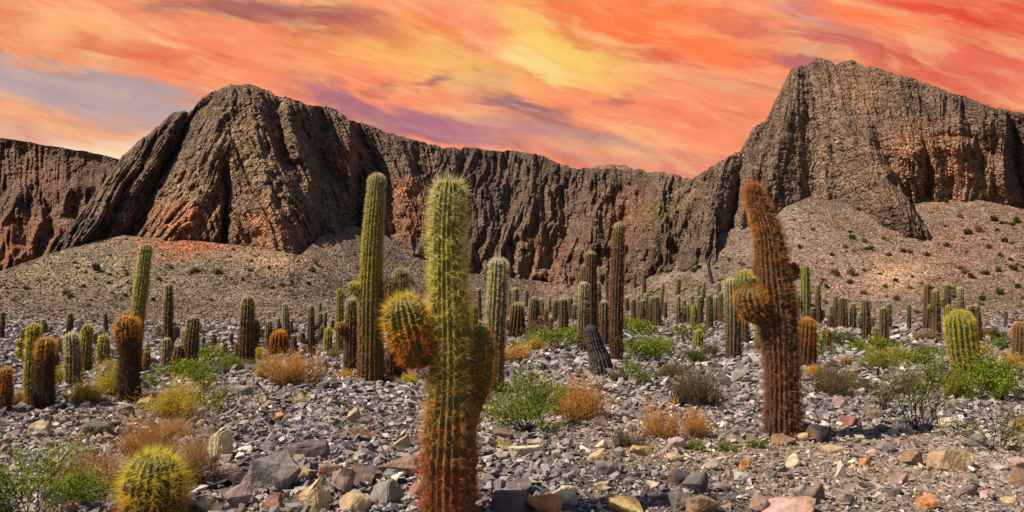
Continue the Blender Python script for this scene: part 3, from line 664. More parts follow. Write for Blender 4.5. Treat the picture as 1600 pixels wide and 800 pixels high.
# x, y of the stone's middle in the photograph, width, height, colour, form, label
ROCKS = [
 (344, 700, 37, 40, 'cream', 'round', 'cream boulder with an orange foot, standing upright behind the grey boulders'),
 (358, 744, 46, 24, 'mauve', 'round', 'smooth grey pink oval stone under the upright cream boulder'),
 (422, 745, 84, 50, 'grey', 'round', 'largest dark grey boulder, right of the round yellow cactus'),
 (490, 773, 50, 52, 'tan', 'round', 'big pale tan block boulder beside the largest dark grey boulder'),
 (473, 741, 26, 17, 'tan', 'round', 'small rounded tan stone wedged above the big tan block'),
 (468, 722, 26, 15, 'grey', 'block', 'small grey stone behind the tan stones, below the purple slab'),
 (116, 795, 38, 18, 'brown', 'round', 'brown rounded stone at the bottom edge left of the round cactus'),
 (86, 783, 38, 26, 'pale grey', 'block', 'pale stone under the green shrub in the bottom corner'),
 (146, 787, 38, 18, 'grey', 'slab', 'grey flat stone between the brown stone and the round cactus'),
 (178, 793, 34, 16, 'grey', 'round', 'grey stone touching the left foot of the round yellow cactus'),
 (372, 777, 36, 32, 'mauve', 'wedge', 'tilted mauve wedge stone in front of the grey pink oval stone'),
 (319, 792, 32, 22, 'tan', 'round', 'beige stone at the bottom edge just right of the round cactus'),
 (427, 787, 28, 24, 'reddish', 'wedge', 'reddish broken stone in front of the largest dark grey boulder'),
 (64, 670, 28, 16, 'tan', 'block', 'brown tan stone in the rubble below the pair of orange topped cacti'),
 (128, 681, 16, 14, 'reddish', 'round', 'small reddish stone in the dark rubble behind the dry grass'),
 (470, 628, 22, 18, 'yellowish', 'wedge', 'olive yellow pointed stone in grey shingle below the orange bush'),
 (228, 631, 20, 14, 'tan', 'round', 'tan rounded stone tucked against the yellow bush'),
 (198, 645, 24, 16, 'dark grey', 'block', 'dark grey stone below the cactus with the orange cap'),
 (378, 611, 34, 13, 'grey', 'slab', 'flat grey slab between the green shrub and the orange bush'),
 (406, 625, 20, 10, 'cream', 'slab', 'thin cream slab in front of the orange grass bush'),
 (436, 651, 16, 13, 'orange', 'round', 'small orange stone in grey shingle, left of the twin trunk cactus'),
 (383, 703, 20, 13, 'white', 'round', 'whitish pebble just right of the upright cream boulder'),
 (156, 672, 42, 20, 'dark grey', 'slab', 'long dark slab in the rubble behind the dry grass'),
 (480, 708, 62, 28, 'purple', 'slab', 'broad purple brown slab with a rounded back, above the tan block'),
 (536, 755, 34, 34, 'mauve', 'round', 'speckled mauve boulder between the tan block and the grey stone'),
 (568, 746, 30, 28, 'purple', 'block', 'dull purple block stone right of the speckled mauve boulder'),
 (600, 777, 50, 36, 'grey', 'round', 'smooth grey boulder in the row left of the tall front cactus'),
 (556, 790, 46, 22, 'tan', 'slab', 'beige flat stone at the bottom edge left of the smooth grey boulder'),
 (624, 696, 34, 25, 'tan', 'wedge', 'bright tan angular stone left of the tall front cactus'),
 (551, 651, 19, 20, 'tan', 'wedge', 'beige upright stone behind the small orange grass tuft'),
 (626, 731, 58, 22, 'brown', 'slab', 'flat brown slab leaning towards the foot of the front cactus'),
 (648, 769, 22, 22, 'reddish', 'block', 'red brown stone touching the left side of the front cactus'),
 (611, 745, 24, 18, 'grey', 'block', 'small grey block under the flat brown slab'),
 (517, 741, 36, 24, 'brown', 'block', 'brown grey stone behind the speckled mauve boulder'),
 (802, 790, 54, 32, 'purple', 'block', 'dark purple block at the bottom edge right of the front cactus'),
 (850, 791, 54, 28, 'orange', 'block', 'rusty orange brown block beside the dark purple block'),
 (787, 679, 32, 15, 'dark grey', 'round', 'dark low stone beside the yellow tuft behind the front cactus'),
 (786, 715, 26, 13, 'pale grey', 'round', 'pale smooth stone just right of the front cactus trunk'),
 (820, 703, 60, 18, 'cream', 'slab', 'pale crumbling slab right of the front cactus'),
 (947, 734, 35, 18, 'grey', 'block', 'squared grey stone alone on fine gravel in the middle'),
 (932, 717, 28, 17, 'tan', 'wedge', 'tan brown stone just above the squared grey stone'),
 (1052, 715, 26, 12, 'tan', 'round', 'round tan stone on the gravel below the orange bush pair'),
 (977, 792, 60, 22, 'yellowish', 'round', 'yellow cream slab at the bottom edge in the middle'),
 (812, 762, 40, 20, 'dark grey', 'slab', 'dark flat stone above the dark purple block'),
 (880, 775, 40, 24, 'cream', 'wedge', 'light cream angular stone above the rusty block'),
 (1064, 785, 36, 22, 'dark grey', 'block', 'dark grey block in the cluster of dark stones near the bottom edge'),
 (1086, 757, 36, 26, 'dark grey', 'wedge', 'topmost stone of the dark stone cluster'),
 (1062, 746, 30, 20, 'black', 'block', 'blackish stone at the back of the dark stone cluster'),
 (1094, 789, 42, 22, 'brown', 'slab', 'brown tilted slab in front of the dark stone cluster'),
 (1222, 794, 74, 18, 'pink', 'slab', 'broad pinkish mauve slab at the bottom edge'),
 (1186, 788, 32, 24, 'mauve', 'wedge', 'mauve wedge stone left of the broad pink slab'),
 (938, 663, 26, 18, 'grey', 'round', 'grey boulder beside the base of the orange tipped bush'),
 (1007, 704, 32, 11, 'yellowish', 'slab', 'thin tan slab below the dark twig clump'),
 (1166, 726, 16, 13, 'orange', 'round', 'small orange stone on gravel left of the leaning cactus foot'),
 (1058, 694, 24, 14, 'pink', 'block', 'pinkish white stone below the right orange bush'),
 (1280, 680, 36, 23, 'black', 'round', 'black boulder at the right foot of the leaning cactus'),
 (1227, 688, 32, 14, 'brown', 'slab', 'brown flat stone at the left foot of the leaning cactus'),
 (1250, 681, 26, 13, 'tan', 'slab', 'tan flat stone between the leaning cactus and the black boulder'),
 (1312, 631, 24, 17, 'mauve', 'block', 'mauve grey stone behind the black boulder'),
 (1363, 647, 24, 17, 'brown', 'block', 'brown mauve stone left of the dark stemmed green shrub'),
 (1326, 660, 26, 14, 'reddish', 'slab', 'reddish flat stone just behind the black boulder'),
 (1482, 720, 54, 31, 'tan', 'block', 'largest tan brown boulder on the gravel under the green shrubs'),
 (1424, 718, 30, 20, 'brown', 'wedge', 'brown stone a step left of the largest tan boulder'),
 (1275, 774, 38, 27, 'dark grey', 'wedge', 'dark grey pointed stone above the broad pink slab'),
 (1248, 765, 24, 17, 'grey', 'round', 'round grey stone touching the dark pointed stone'),
 (1239, 722, 19, 15, 'cream', 'block', 'cream stone on gravel in front of the leaning cactus'),
 (1350, 723, 17, 11, 'orange', 'round', 'bright orange pebble in front of the green shrub'),
 (1450, 788, 28, 18, 'orange', 'block', 'orange brown stone at the bottom edge under the tan boulder'),
 (1486, 661, 28, 15, 'cream', 'block', 'cream stone in the shade right of the dark stemmed shrub'),
 (1528, 690, 28, 18, 'grey', 'round', 'round grey stone below the leaning yellow ribbed cactus'),
 (1590, 726, 26, 15, 'pink', 'block', 'pinkish stone at the right picture edge'),
 (1591, 750, 24, 25, 'brown', 'block', 'brown upright stone under the pinkish stone at the edge'),
 (1311, 737, 16, 22, 'white', 'slab', 'white upright shard on the gravel'),
 (1506, 767, 37, 13, 'mauve', 'slab', 'flat mauve slab below the largest tan boulder'),
 (1305, 703, 28, 11, 'tan', 'slab', 'low tan stone in front of the black boulder'),
 (1385, 700, 24, 13, 'grey', 'slab', 'grey flat stone on brown gravel before the dark stemmed shrub'),
]
SPOTS = []
for i, (x, y, w, h, c, k, lab) in enumerate(ROCKS):
    p = hit(x, min(y + h * 0.42, 830)); s = p.y / F
    make_rock(w * s * 1.14, h * s * 1.16, NCOL[c], (500 if i != 3 else 561) + i, k, p, lab)
    SPOTS.append((x, y, w))
# the next largest stones: each on its own
MARKS = [(240, 750, 'the round yellow cactus'), (702, 700, 'the tall front cactus'), (1222, 660, 'the leaning shaggy cactus'), (445, 590, 'the orange grass bush'), (820, 650, 'the bright green bush'), (600, 600, 'the twin trunk cactus'),
         (920, 640, 'the orange tipped bush'), (1058, 660, 'the orange bush pair'), (1435, 660, 'the dark stemmed shrub'), (1512, 600, 'the yellow ribbed cactus'), (265, 640, 'the yellow bush'), (944, 580, 'the charred stump'), (60, 630, 'the orange topped cacti'), (980, 760, 'the squared grey stone'), (1480, 740, 'the largest tan boulder'), (860, 570, 'the green ground bushes')]
FORM = {'round': 'rounded', 'slab': 'flat', 'block': 'blocky', 'wedge': 'angular'}
rr = random.Random(77); done = 0; tries = 0
while done < 215 and tries < 4000:
    tries += 1
    x = rr.uniform(0, 1600); y = 575 + 222 * rr.random() ** 0.75
    w = rr.uniform(11, 26) * (0.55 + 0.6 * (y - 575) / 225); h = w * rr.uniform(0.38, 0.75)
    if any(abs(x - a) < (w + b_w) * 0.55 and abs(y - b) < (w + b_w) * 0.4 for a, b, b_w in SPOTS): continue
    if abs(x - 702) < 60 or (abs(x - 240) < 75 and y > 690): continue
    c = rr.choices(['grey', 'dark grey', 'pale grey', 'tan', 'brown', 'mauve', 'pink', 'cream', 'reddish', 'purple', 'orange'], [10, 5, 7, 5, 4, 5, 3, 3, 2, 3, 1])[0]
    k = rr.choice(['round', 'slab', 'block', 'wedge'])
    m = min(MARKS, key=lambda q: (q[0] - x) ** 2 + (2 * (q[1] - y)) ** 2)
    dx, dy = x - m[0], y - m[1]
    side = ('in front of' if dy > 0 else 'behind') if abs(dy) * 1.6 > abs(dx) else ('right of' if dx > 0 else 'left of')
    lab = '%s %s %s stone %s %s' % ('fist sized' if w < 15 else 'head sized', c, FORM[k], side, m[2])
    p = hit(x, y + h * 0.4); s = p.y / F
    make_rock(w * s, h * s, NCOL[c], 900 + done, k, p, lab, 'stone', 'smaller stones among the rubble')
    SPOTS.append((x, y, w)); done += 1

# ------------------------------------------------------------------ cacti
STY = {
 'Y': dict(skin=[(0, (.17, .065, .03)), (.22, (.15, .075, .03)), (.42, (.125, .11, .03)), (.6, (.16, .15, .035)), (1, (.18, .18, .05))], sp=[(0, (.62, .10, .03)), (.25, (.66, .17, .035)), (.45, (.76, .55, .08)), (.8, (.86, .78, .20)), (1, (.78, .70, .40))]),
 'O': dict(skin=[(0, (.07, .04, .03)), (.6, (.07, .055, .025)), (1, (.10, .07, .03))], sp=[(0, (.22, .07, .035)), (.5, (.45, .15, .035)), (.8, (.75, .30, .03)), (1, (.85, .42, .05))]),
 'D': dict(skin=[(0, (.085, .038, .022)), (.6, (.055, .042, .026)), (1, (.075, .065, .03))], sp=[(0, (.16, .07, .04)), (.5, (.36, .17, .06)), (.85, (.62, .45, .15)), (1, (.72, .62, .38))]),
 'P': dict(skin=[(0, (.07, .045, .03)), (.5, (.085, .072, .038)), (1, (.15, .14, .075))], sp=[(0, (.34, .18, .08)), (.5, (.60, .48, .22)), (1, (.84, .78, .52))]),
 'R': dict(skin=[(0, (.06, .04, .03)), (1, (.07, .05, .03))], sp=[(0, (.20, .06, .035)), (.4, (.42, .10, .035)), (.85, (.50, .15, .04)), (1, (.70, .50, .12))]),
 'G': dict(skin=[(0, (.08, .06, .03)), (.3, (.085, .095, .03)), (1, (.12, .135, .03))], sp=[(0, (.40, .18, .05)), (.4, (.62, .45, .08)), (1, (.82, .68, .12))]),
 'A': dict(skin=[(0, (.10, .05, .025)), (.5, (.11, .085, .025)), (1, (.14, .13, .03))], sp=[(0, (.50, .10, .03)), (.4, (.75, .25, .03)), (.65, (.85, .50, .05)), (1, (.88, .70, .10))]),
 'C': dict(skin=[(0, (.05, .035, .025)), (1, (.05, .04, .02))], sp=[(0, (.13, .06, .035)), (.70, (.15, .07, .035)), (.84, (.72, .28, .03)), (1, (.88, .52, .06))]),
 'T': dict(skin=[(0, (.10, .055, .03)), (.3, (.095, .08, .03)), (.5, (.14, .135, .035)), (1, (.13, .125, .04))], sp=[(0, (.45, .12, .035)), (.25, (.45, .20, .05)), (.5, (.70, .58, .08)), (.8, (.66, .58, .16)), (1, (.70, .62, .36))]),
 'B': dict(skin=[(0, (.05, .03, .02)), (.5, (.05, .05, .02)), (1, (.07, .08, .025))], sp=[(0, (.40, .14, .04)), (.3, (.62, .30, .05)), (.6, (.88, .70, .08)), (1, (.92, .82, .16))]),
 'S': dict(skin=[(0, (.08, .04, .028)), (1, (.09, .055, .03))], sp=[(0, (.34, .10, .05)), (.35, (.42, .17, .07)), (.6, (.50, .22, .05)), (.85, (.62, .26, .05)), (1, (.66, .22, .05))]),
}
def ramp(stops, t):
    ts = [s[0] for s in stops]; cs = np.array([s[1] for s in stops])
    return np.stack([np.interp(t, ts, cs[:, k]) for k in range(3)], -1)

def smooth_path(pts, n):
    pts = np.asarray(pts, float); k = len(pts)
    if k == 2: q = np.linspace(0, 1, n)[:, None]; return pts[0] * (1 - q) + pts[1] * q
    tk = np.concatenate([[0], np.cumsum(np.linalg.norm(np.diff(pts[:, :3], axis=0), axis=1))]); tk /= tk[-1]
    t = np.linspace(0, 1, n); out = np.empty((n, pts.shape[1]))
    m = np.gradient(pts, tk, axis=0)
    i = np.clip(np.searchsorted(tk, t, side='right') - 1, 0, k - 2); h = (tk[i + 1] - tk[i]); s = ((t - tk[i]) / h)[:, None]; h = h[:, None]
    return (2 * s**3 - 3 * s**2 + 1) * pts[i] + (s**3 - 2 * s**2 + s) * h * m[i] + (-2 * s**3 + 3 * s**2) * pts[i + 1] + (s**3 - s**2) * h * m[i + 1]

def column(path, ribs, seg, rings, depth, r_, origin, dome=0.9, taper0=False):
    """path rows (x, y, z, radius), bottom to top -> ring vertices with ribs and a domed top"""
    q = np.concatenate([np.linspace(0, 0.86, rings), 0.86 + 0.14 * np.sin(np.linspace(0, 1, 9)[1:] * np.pi / 2)])
    fine = smooth_path(path, 200); L = np.concatenate([[0], np.cumsum(np.linalg.norm(np.diff(fine[:, :3], axis=0), axis=1))])
    tot = L[-1]; rt = fine[-1, 3] * dome
    s = np.concatenate([np.linspace(0, tot - rt, rings), tot - rt + rt * np.sin(np.linspace(0, 1, 9)[1:] * np.pi / 2)])
    c = np.stack([np.interp(s, L, fine[:, k]) for k in range(4)], -1)
    rad = c[:, 3].copy(); x = np.clip((s - (tot - rt)) / rt, 0, 0.9995); rad *= np.sqrt(1 - x * x)
    if taper0:
        y = np.clip(1 - s / (fine[0, 3] * 1.3), 0, 1); rad *= np.sqrt(1 - 0.75 * y * y)
    rad *= 1 + 0.07 * vnoise(s / tot * 5.0, r_.uniform(0, 99), 0.5, 3) * (x < 0.01)
    rad *= 1 + 0.025 * np.sin(s / tot * 17 + r_.uniform(0, 6)) + 0.02 * r_.normal(0, 1, len(s)) * (x < 0.01)
    T = np.gradient(c[:, :3], axis=0); T /= np.linalg.norm(T, axis=1)[:, None] + 1e-9
    N0 = np.array([1.0, 0, 0]) if abs(T[0][0]) < 0.85 else np.array([0, 1.0, 0]); Ns = []
    for t in T:
        N0 = N0 - t * (N0 @ t); N0 /= np.linalg.norm(N0); Ns.append(N0)
    Ns = np.array(Ns); B = np.cross(T, Ns)
    ph = np.arange(ribs * seg) / (ribs * seg) * 2 * np.pi
    prof = 1 - depth * (0.5 - 0.5 * np.cos(ribs * ph)) ** 0.8
    tw = 0.25 * s / tot + r_.uniform(0, 6)
    ang = ph[None] + tw[:, None]
    dirs = np.cos(ang)[..., None] * Ns[:, None] + np.sin(ang)[..., None] * B[:, None]
    V = c[:, None, :3] + dirs * (rad[:, None] * prof[None])[..., None]
    # outward normal: radial, tilting to the axis over the dome
    tilt = x[:, None, None]
    Nn = dirs * np.sqrt(1 - tilt ** 2) + T[:, None] * tilt
    n = ribs * seg
    f = grid_faces(len(s), n, True)
    cap = np.stack([np.full(n, (len(s) - 1) * n), (len(s) - 1) * n + np.arange(n), (len(s) - 1) * n + (np.arange(n) + 1) % n], -1)[1:-1]
    return V - np.array(origin), Nn, f, cap, s / tot, tot, rad

GREY = {'T': 0.3, 'Y': 0.22, 'S': 0.25, 'D': 0.2, 'R': 0.1}
def spines(V, Nn, sfrac, ribs, seg, per, n_areole, length, width, stops, r_, hang=0.0, smin=0.0, jitter=0.12, hspan=(0, 1), lenfn=None, grey=0.0):
    nr = V.shape[0]
    h = np.interp(r_.uniform(smin, 1, n_areole), np.linspace(0, 1, 50), np.linspace(0, 1, 50))
    ri = np.interp(h, sfrac, np.arange(nr)); i0 = np.clip(ri.astype(int), 0, nr - 2); fr = (ri - i0)[:, None]
    j = r_.integers(0, ribs, n_areole) * seg
    P = V[i0, j] * (1 - fr) + V[i0 + 1, j] * fr; Nr = Nn[i0, j] * (1 - fr) + Nn[i0 + 1, j] * fr
    P = np.repeat(P, per, 0); Nr = np.repeat(Nr, per, 0); hh = np.repeat(h, per)
    D = Nr + r_.normal(0, 0.52, P.shape); D[:, 2] -= hang
    D /= np.linalg.norm(D, axis=1)[:, None]
    ln = length * r_.uniform(0.35, 1.25, len(P))
    if lenfn is not None: ln = ln * lenfn(hh)
    W = np.cross(D, r_.normal(0, 1, D.shape)); W /= np.linalg.norm(W, axis=1)[:, None]
    wd = width * r_.uniform(0.6, 1.2, len(P))[:, None] * 0.5
    A, Bq, Cq = P - W * wd, P + W * wd, P + D * ln[:, None]
    Vs = np.stack([A, Bq, Cq], 1).reshape(-1, 3); T = np.arange(len(Vs)).reshape(-1, 3)
    c = ramp(stops, np.clip(hspan[0] + (hspan[1] - hspan[0]) * hh + r_.normal(0, jitter, len(P)), 0, 1)) * r_.uniform(0.7, 1.25, (len(P), 1))
    if grey > 0:
        g = (r_.random(len(P)) < grey * np.clip(1.25 - hh * 0.8, 0.2, 1))[:, None]
        c = np.where(g, np.array([.46, .40, .28]) * r_.uniform(.5, 1.2, (len(P), 1)), c)
    return Vs, T, np.repeat(c, 3, 0)

def build_stem(name, root, path, sty, r_, px, Y, kind='stem', dead=False, hspan=(0, 1), dens=1.0, slen=1.0, dome=0.9, taper0=False, hang=0.0):
    """px: width in the picture (decides how much is worth modelling)"""
    path = np.asarray(path, float)
    H = np.linalg.norm(np.diff(path[:, :3], axis=0), axis=1).sum(); R = path[:, 3].mean()
    ribs = 22 if px > 55 else 18 if px > 30 else 14 if px > 16 else 10
    seg = 6 if px > 40 else 4; rings = 90 if px > 55 else 50 if px > 24 else 22
    V, Nn, f, cap, sf, tot, rad = column(path, ribs, seg, rings, 0.10 if slen > 1.7 else 0.17 if px > 30 else 0.2, r_, root.location, dome, taper0)
    nring, n = V.shape[0], V.shape[1]
    hh = hspan[0] + (hspan[1] - hspan[0]) * np.repeat(sf, n)
    if dead:
        c = np.array([.035, .03, .03])[None] * (0.7 + 0.8 * r_.random((nring * n, 1)))
        stripe = np.tile((np.arange(n) % seg == 0), nring)[:, None] & (r_.random((nring * n, 1)) < 0.45)
        c = np.where(stripe & (hh[:, None] < 0.8), np.array([.26, .20, .16]) * r_.uniform(.5, 1.1, (nring * n, 1)), c)
    else:
        c = ramp(STY[sty]['skin'], hh) * (0.85 + 0.3 * r_.random((nring * n, 1)))
        Vf = V.reshape(-1, 3); yel = np.clip(fbm(Vf[:, 0] * 2.5 + 9, Vf[:, 1] * 2.5, Vf[:, 2] * 1.6, int(r_.integers(1, 999)), 3) * 2.2 - 0.25, 0, 0.7)[:, None]
        c = c * (1 - yel) + yel * c * np.array([1.5, 1.35, 0.8])
    if px < 30 and not dead and sty in 'DPR':
        wool = (np.clip((hh - 0.93) / 0.05, 0, 1) * 0.6)[:, None]; c = c * (1 - wool) + np.array([.34, .30, .19]) * wool
    o = mesh(name, V.reshape(-1, 3), [f, cap], M_skin, c, root, smooth=True)
    if dead: return o
    mpp = Y / F                                     # metres per photograph pixel
    L = max(0.036, min(0.06, R * 0.5)) * slen
    L = max(L, 1.5 * mpp * slen)
    wd = max(0.0026, 0.50 * mpp)
    area = 2 * math.pi * R * H
    if px > 24: na = int(dens * min(7000, area / (0.032 * 0.032) * 0.9)); per = 9
    else: na = int(dens * np.clip(H / mpp * px * 0.55, 60, 1500)); per = 3
    if px <= 24: wd = 0.75 * mpp
    Vs, T, cs = spines(V, Nn, sf, ribs, seg, per, na, L, wd, STY[sty]['sp'], r_, hang, 0.0, 0.08, hspan, (lambda h: 1.35 - 0.6 * h) if px > 80 else None, GREY.get(sty, 0.0))
    tag(mesh('spines', Vs, [T], M_spine, cs, o), kind='stuff')
    return o

def to_world(pts, p, lean=0.0):
    """photograph places (x, y, width) -> world rows on an upright plane through the foot p"""
    rows = []
    for i, (x, y, w) in enumerate(pts):
        q = at(x, y, p.y + lean * i); rows.append((q[0], q[1], q[2], w * 0.5 * p.y / F))
    return rows

def cactus(label, base, pts, sty, arms=(), dead=False, dens=1.0, slen=1.0, group='column cacti on the stony plain', foot=None, dome=0.9, name='cactus', hang=0.0):
    """base (x, y, width) at the ground, pts up the stem"""
    p = hit(base[0], base[1]) if foot is None else foot
    root = thing(name, p, label, 'cactus', group)
    r_ = np.random.default_rng(int(abs(base[0]) * 31 + base[1] * 7))
    mpp = p.y / F
    rows = [(p.x, p.y, p.z - 0.12, base[2] * 0.5 * mpp)] + to_world([base] + list(pts), p)[0 if len(pts) == 1 else 1:]
    if len(pts) == 1: rows = [rows[0], rows[2]]
    px = max(w for _, _, w in [base] + list(pts))
    build_stem('stem', root, rows, sty, r_, px, p.y, dead=dead, dens=dens, slen=slen, dome=dome, hang=hang)
    for a in arms:
        asty, apts, off = a[0], a[1], a[2]
        q = [(r0[0], r0[1] + off * (k > 0), r0[2], r0[3]) for k, r0 in enumerate(to_world(apts, p))]
        build_stem('arm', root, q, asty, r_, max(w for _, _, w in apts), p.y, hspan=a[3] if len(a) > 3 else (0.4, 1), slen=a[4] if len(a) > 4 else slen, dome=1.0, taper0=True, dens=a[5] if len(a) > 5 else dens)
    return root

# --- the large ones
cactus('tall ribbed green cactus in front with two bulging arms and orange spines at its foot', (702, 818, 80),
       [(702, 740, 80), (704, 640, 74), (704, 540, 62), (700, 440, 54), (699, 350, 54), (703, 279, 46)], 'Y',
       [('A', [(672, 566, 34), (656, 550, 58), (643, 520, 70), (634, 490, 66), (627, 461, 46)], -0.03, (0.1, 1.0), 1.35),
        ('A', [(728, 664, 24), (738, 630, 36), (747, 590, 42), (751, 550, 40), (748, 510, 30)], 0.06, (0.15, 0.9), 1.45, 1.7)], slen=1.4, dome=1.0)
cactus('shaggy brown cactus leaning to one side with an orange ball arm', (1223, 680, 54),
       [(1222, 600, 52), (1216, 500, 56), (1206, 420, 52), (1198, 360, 40), (1186, 325, 30), (1172, 286, 20)], 'S',
       [('O', [(1198, 486, 24), (1180, 486, 44), (1170, 470, 50), (1168, 446, 40)], -0.1, (0.6, 1.0), 1.1),
        ('G', [(1186, 462, 14), (1170, 450, 28), (1161, 438, 30), (1160, 424, 24)], -0.05, (0.7, 1.0), 1.0),
        ('R', [(1226, 436, 12), (1236, 428, 22), (1240, 412, 20)], 0.0, (0.3, 0.8))], slen=1.25, hang=0.25)
cactus('round low cactus bristling with yellow spines in dry grass', (240, 808, 76), [(240, 780, 84), (240, 745, 82), (240, 706, 66)], 'B', slen=2.1, dome=1.15, dens=1.1)
cactus('tall twin trunk cactus, thicker trunk with a small ball arm', (580, 598, 40), [(580, 520, 38), (580, 440, 34), (584, 350, 28), (590, 272, 24)], 'T',
       [('G', [(572, 452, 8), (562, 454, 18), (555, 451, 19), (554, 440, 16)], -0.05, (0.6, 1.0)),
        ('D', [(594, 486, 14), (606, 474, 22), (611, 456, 22), (611, 436, 18)], -0.05, (0.2, 0.9))])
cactus('slimmer grey topped trunk standing right behind the tall twin trunk cactus', (619, 592, 34), [(621, 520, 28), (626, 470, 24), (626, 420, 22)], 'D', foot=None)
cactus('straight dark cactus with a pale bristled top, right of the front cactus', (772, 614, 26), [(774, 540, 28), (777, 470, 28), (779, 403, 26)], 'P')
cactus('slender rust red column cactus with a yellow tip, the tallest in the middle field', (964, 566, 20), [(963, 500, 21), (965, 420, 19), (968, 347, 17)], 'R', slen=1.2)
cactus('brown column cactus with a yellow tip standing behind a paler shorter one', (924, 522, 18), [(923, 450, 18), (923, 392, 17)], 'R')
cactus('pale ribbed cactus in front of the brown yellow tipped column', (913, 548, 19), [(912, 490, 18), (913, 440, 15)], 'P')
cactus('charred dead cactus stump with bare ribs leaning among the stones', (944, 586, 36), [(937, 562, 33), (929, 540, 28), (921, 507, 20)], 'D', dead=True)
cactus('short brown cactus between the charred stump and the tallest red column', (945, 543, 15), [(945, 505, 16), (944, 469, 14)], 'D')
cactus('plump yellow ribbed cactus leaning left in green shrubs', (1513, 602, 36), [(1510, 570, 40), (1503, 530, 42), (1497, 486, 38)], 'G', slen=1.1)
cactus('pale topped cactus with yellow edge, just left of the leaning shaggy cactus', (1146, 560, 24), [(1145, 500, 24), (1142, 433, 20)], 'P')
cactus('tall curved green cactus rising behind the one with an orange cap', (210, 585, 20), [(213, 520, 20), (221, 450, 20), (229, 381, 18)], 'Y')
cactus('dark cactus with a flaring orange cap on its head', (202, 627, 28), [(202, 590, 28), (201, 556, 25), (199, 528, 31), (199, 495, 32)], 'C', slen=1.5)
cactus('cactus with yellow head and orange sides, left of the bright orange topped one', (50, 634, 20), [(50, 570, 20), (53, 506, 18)], 'G',
       [('G', [(44, 560, 6), (32, 556, 10), (29, 545, 9)], 0.0), ('G', [(44, 540, 6), (31, 538, 10), (29, 530, 9)], 0.0)])
cactus('dark cactus with a bright orange bristly head at the left', (69, 637, 26), [(70, 580, 25), (72, 529, 25)], 'C', [('R', [(78, 566, 8), (86, 566, 11), (87, 553, 10)], 0.0)], slen=1.3)
cactus('squat orange headed cactus cut by the left picture edge', (6, 642, 20), [(8, 600, 19), (9, 575, 18)], 'O', slen=1.2)
cactus('pale yellow green cactus leaning slightly behind the yellow grass', (115, 606, 22), [(114, 560, 22), (111, 521, 19)], 'P')
cactus('olive cactus just right of the pale yellow green one', (133, 582, 18), [(134, 540, 18), (137, 507, 13)], 'G')
cactus('short olive cactus behind the yellow bush', (162, 572, 17), [(162, 540, 17), (163, 523, 12)], 'G')
cactus('dark leaning column in the trio beside the candelabra cactus', (298, 586, 20), [(299, 540, 21), (303, 494, 18)], 'D')
cactus('orange brown short cactus, middle of the dark trio', (278, 588, 16), [(279, 560, 16), (280, 538, 13)], 'R')
cactus('pale tipped short cactus, first of the dark trio', (260, 582, 13), [(260, 550, 13), (260, 528, 11)], 'P')
cactus('slim cactus peeping between the dark trio', (288, 576, 10), [(289, 514, 10)], 'P')
cactus('thin dark cactus with curved arms, behind the dark trio', (264, 556, 14), [(263, 500, 14), (264, 443, 11)], 'D',
       [('P', [(259, 522, 8), (248, 520, 9), (244, 508, 7)], 0.0), ('D', [(268, 528, 8), (275, 524, 9), (276, 510, 8)], 0.0)])
cactus('stout dark cactus with a pale crown, alone left of the orange bush', (386, 574, 22), [(386, 520, 22), (387, 462, 16)], 'D', [('D', [(394, 545, 8), (397, 525, 11), (396, 500, 9)], 0.2)])
cactus('ribbed brown cactus left of the twin trunk, orange ball on its side', (549, 584, 20), [(549, 530, 20), (549, 466, 15)], 'D', [('O', [(543, 522, 8), (535, 516, 16), (533, 503, 16)], -0.1, (.5, 1.0))])
cactus('slim green cactus behind the ribbed brown one', (531, 552, 12), [(531, 500, 12), (531, 451, 9)], 'G')
cactus('bright orange ball shaped cactus above the orange bush', (436, 556, 20), [(436, 540, 25), (436, 517, 22)], 'O', slen=1.3, dome=1.1)
cactus('short dark cactus with a green tip right of the candelabra', (513, 557, 14), [(513, 512, 11)], 'G')
cactus('dark candelabra cactus with raised side arms', (487, 560, 11), [(486, 520, 11), (486, 476, 9)], 'D',
       [('D', [(482, 535, 7), (474, 532, 9), (472, 518, 8)], 0.0), ('D', [(491, 535, 7), (498, 530, 9), (502, 510, 8)], 0.0), ('D', [(491, 515, 5), (500, 505, 7), (501, 488, 6)], 0.0)])
cactus('orange sided barrel of a cactus right of the leaning shaggy one', (1260, 574, 25), [(1261, 540, 26), (1262, 498, 23)], 'O', slen=1.15)
cactus('tall yellow barked cactus with stub arms, right of the leaning shaggy one', (1260, 496, 15), [(1259, 450, 14), (1258, 414, 12)], 'G',
       [('G', [(1254, 478, 7), (1247, 476, 10), (1246, 462, 8)], 0.0), ('D', [(1263, 488, 7), (1269, 486, 9), (1270, 475, 8)], 0.0)])
cactus('orange brown cactus cut by the right picture edge', (1596, 570, 22), [(1595, 535, 22), (1594, 504, 20)], 'O', slen=1.2)
cactus('small round orange ball cactus on the stones', (1322, 576, 15), [(1322, 566, 16), (1322, 558, 13)], 'O', dome=1.2, slen=1.2)
cactus('stubby yellow green cactus alone in front of the crowded belt', (1091, 550, 15), [(1091, 530, 14), (1091, 515, 12)], 'G', slen=1.2)
cactus('brown leaning cactus with a broad foot, right of the straight pale topped one', (806, 528, 26), [(808, 500, 22), (808, 473, 17)], 'D', [('D', [(800, 515, 8), (794, 510, 11), (793, 498, 10)], 0.0)])
cactus('grey green cactus behind the brown leaning one', (805, 492, 13), [(805, 449, 11)], 'P')
cactus('dark stout cactus with stub arms in the middle field', (834, 514, 18), [(835, 490, 17), (836, 463, 13)], 'D', [('R', [(840, 508, 8), (850, 508, 9), (852, 500, 8)], 0.0)])
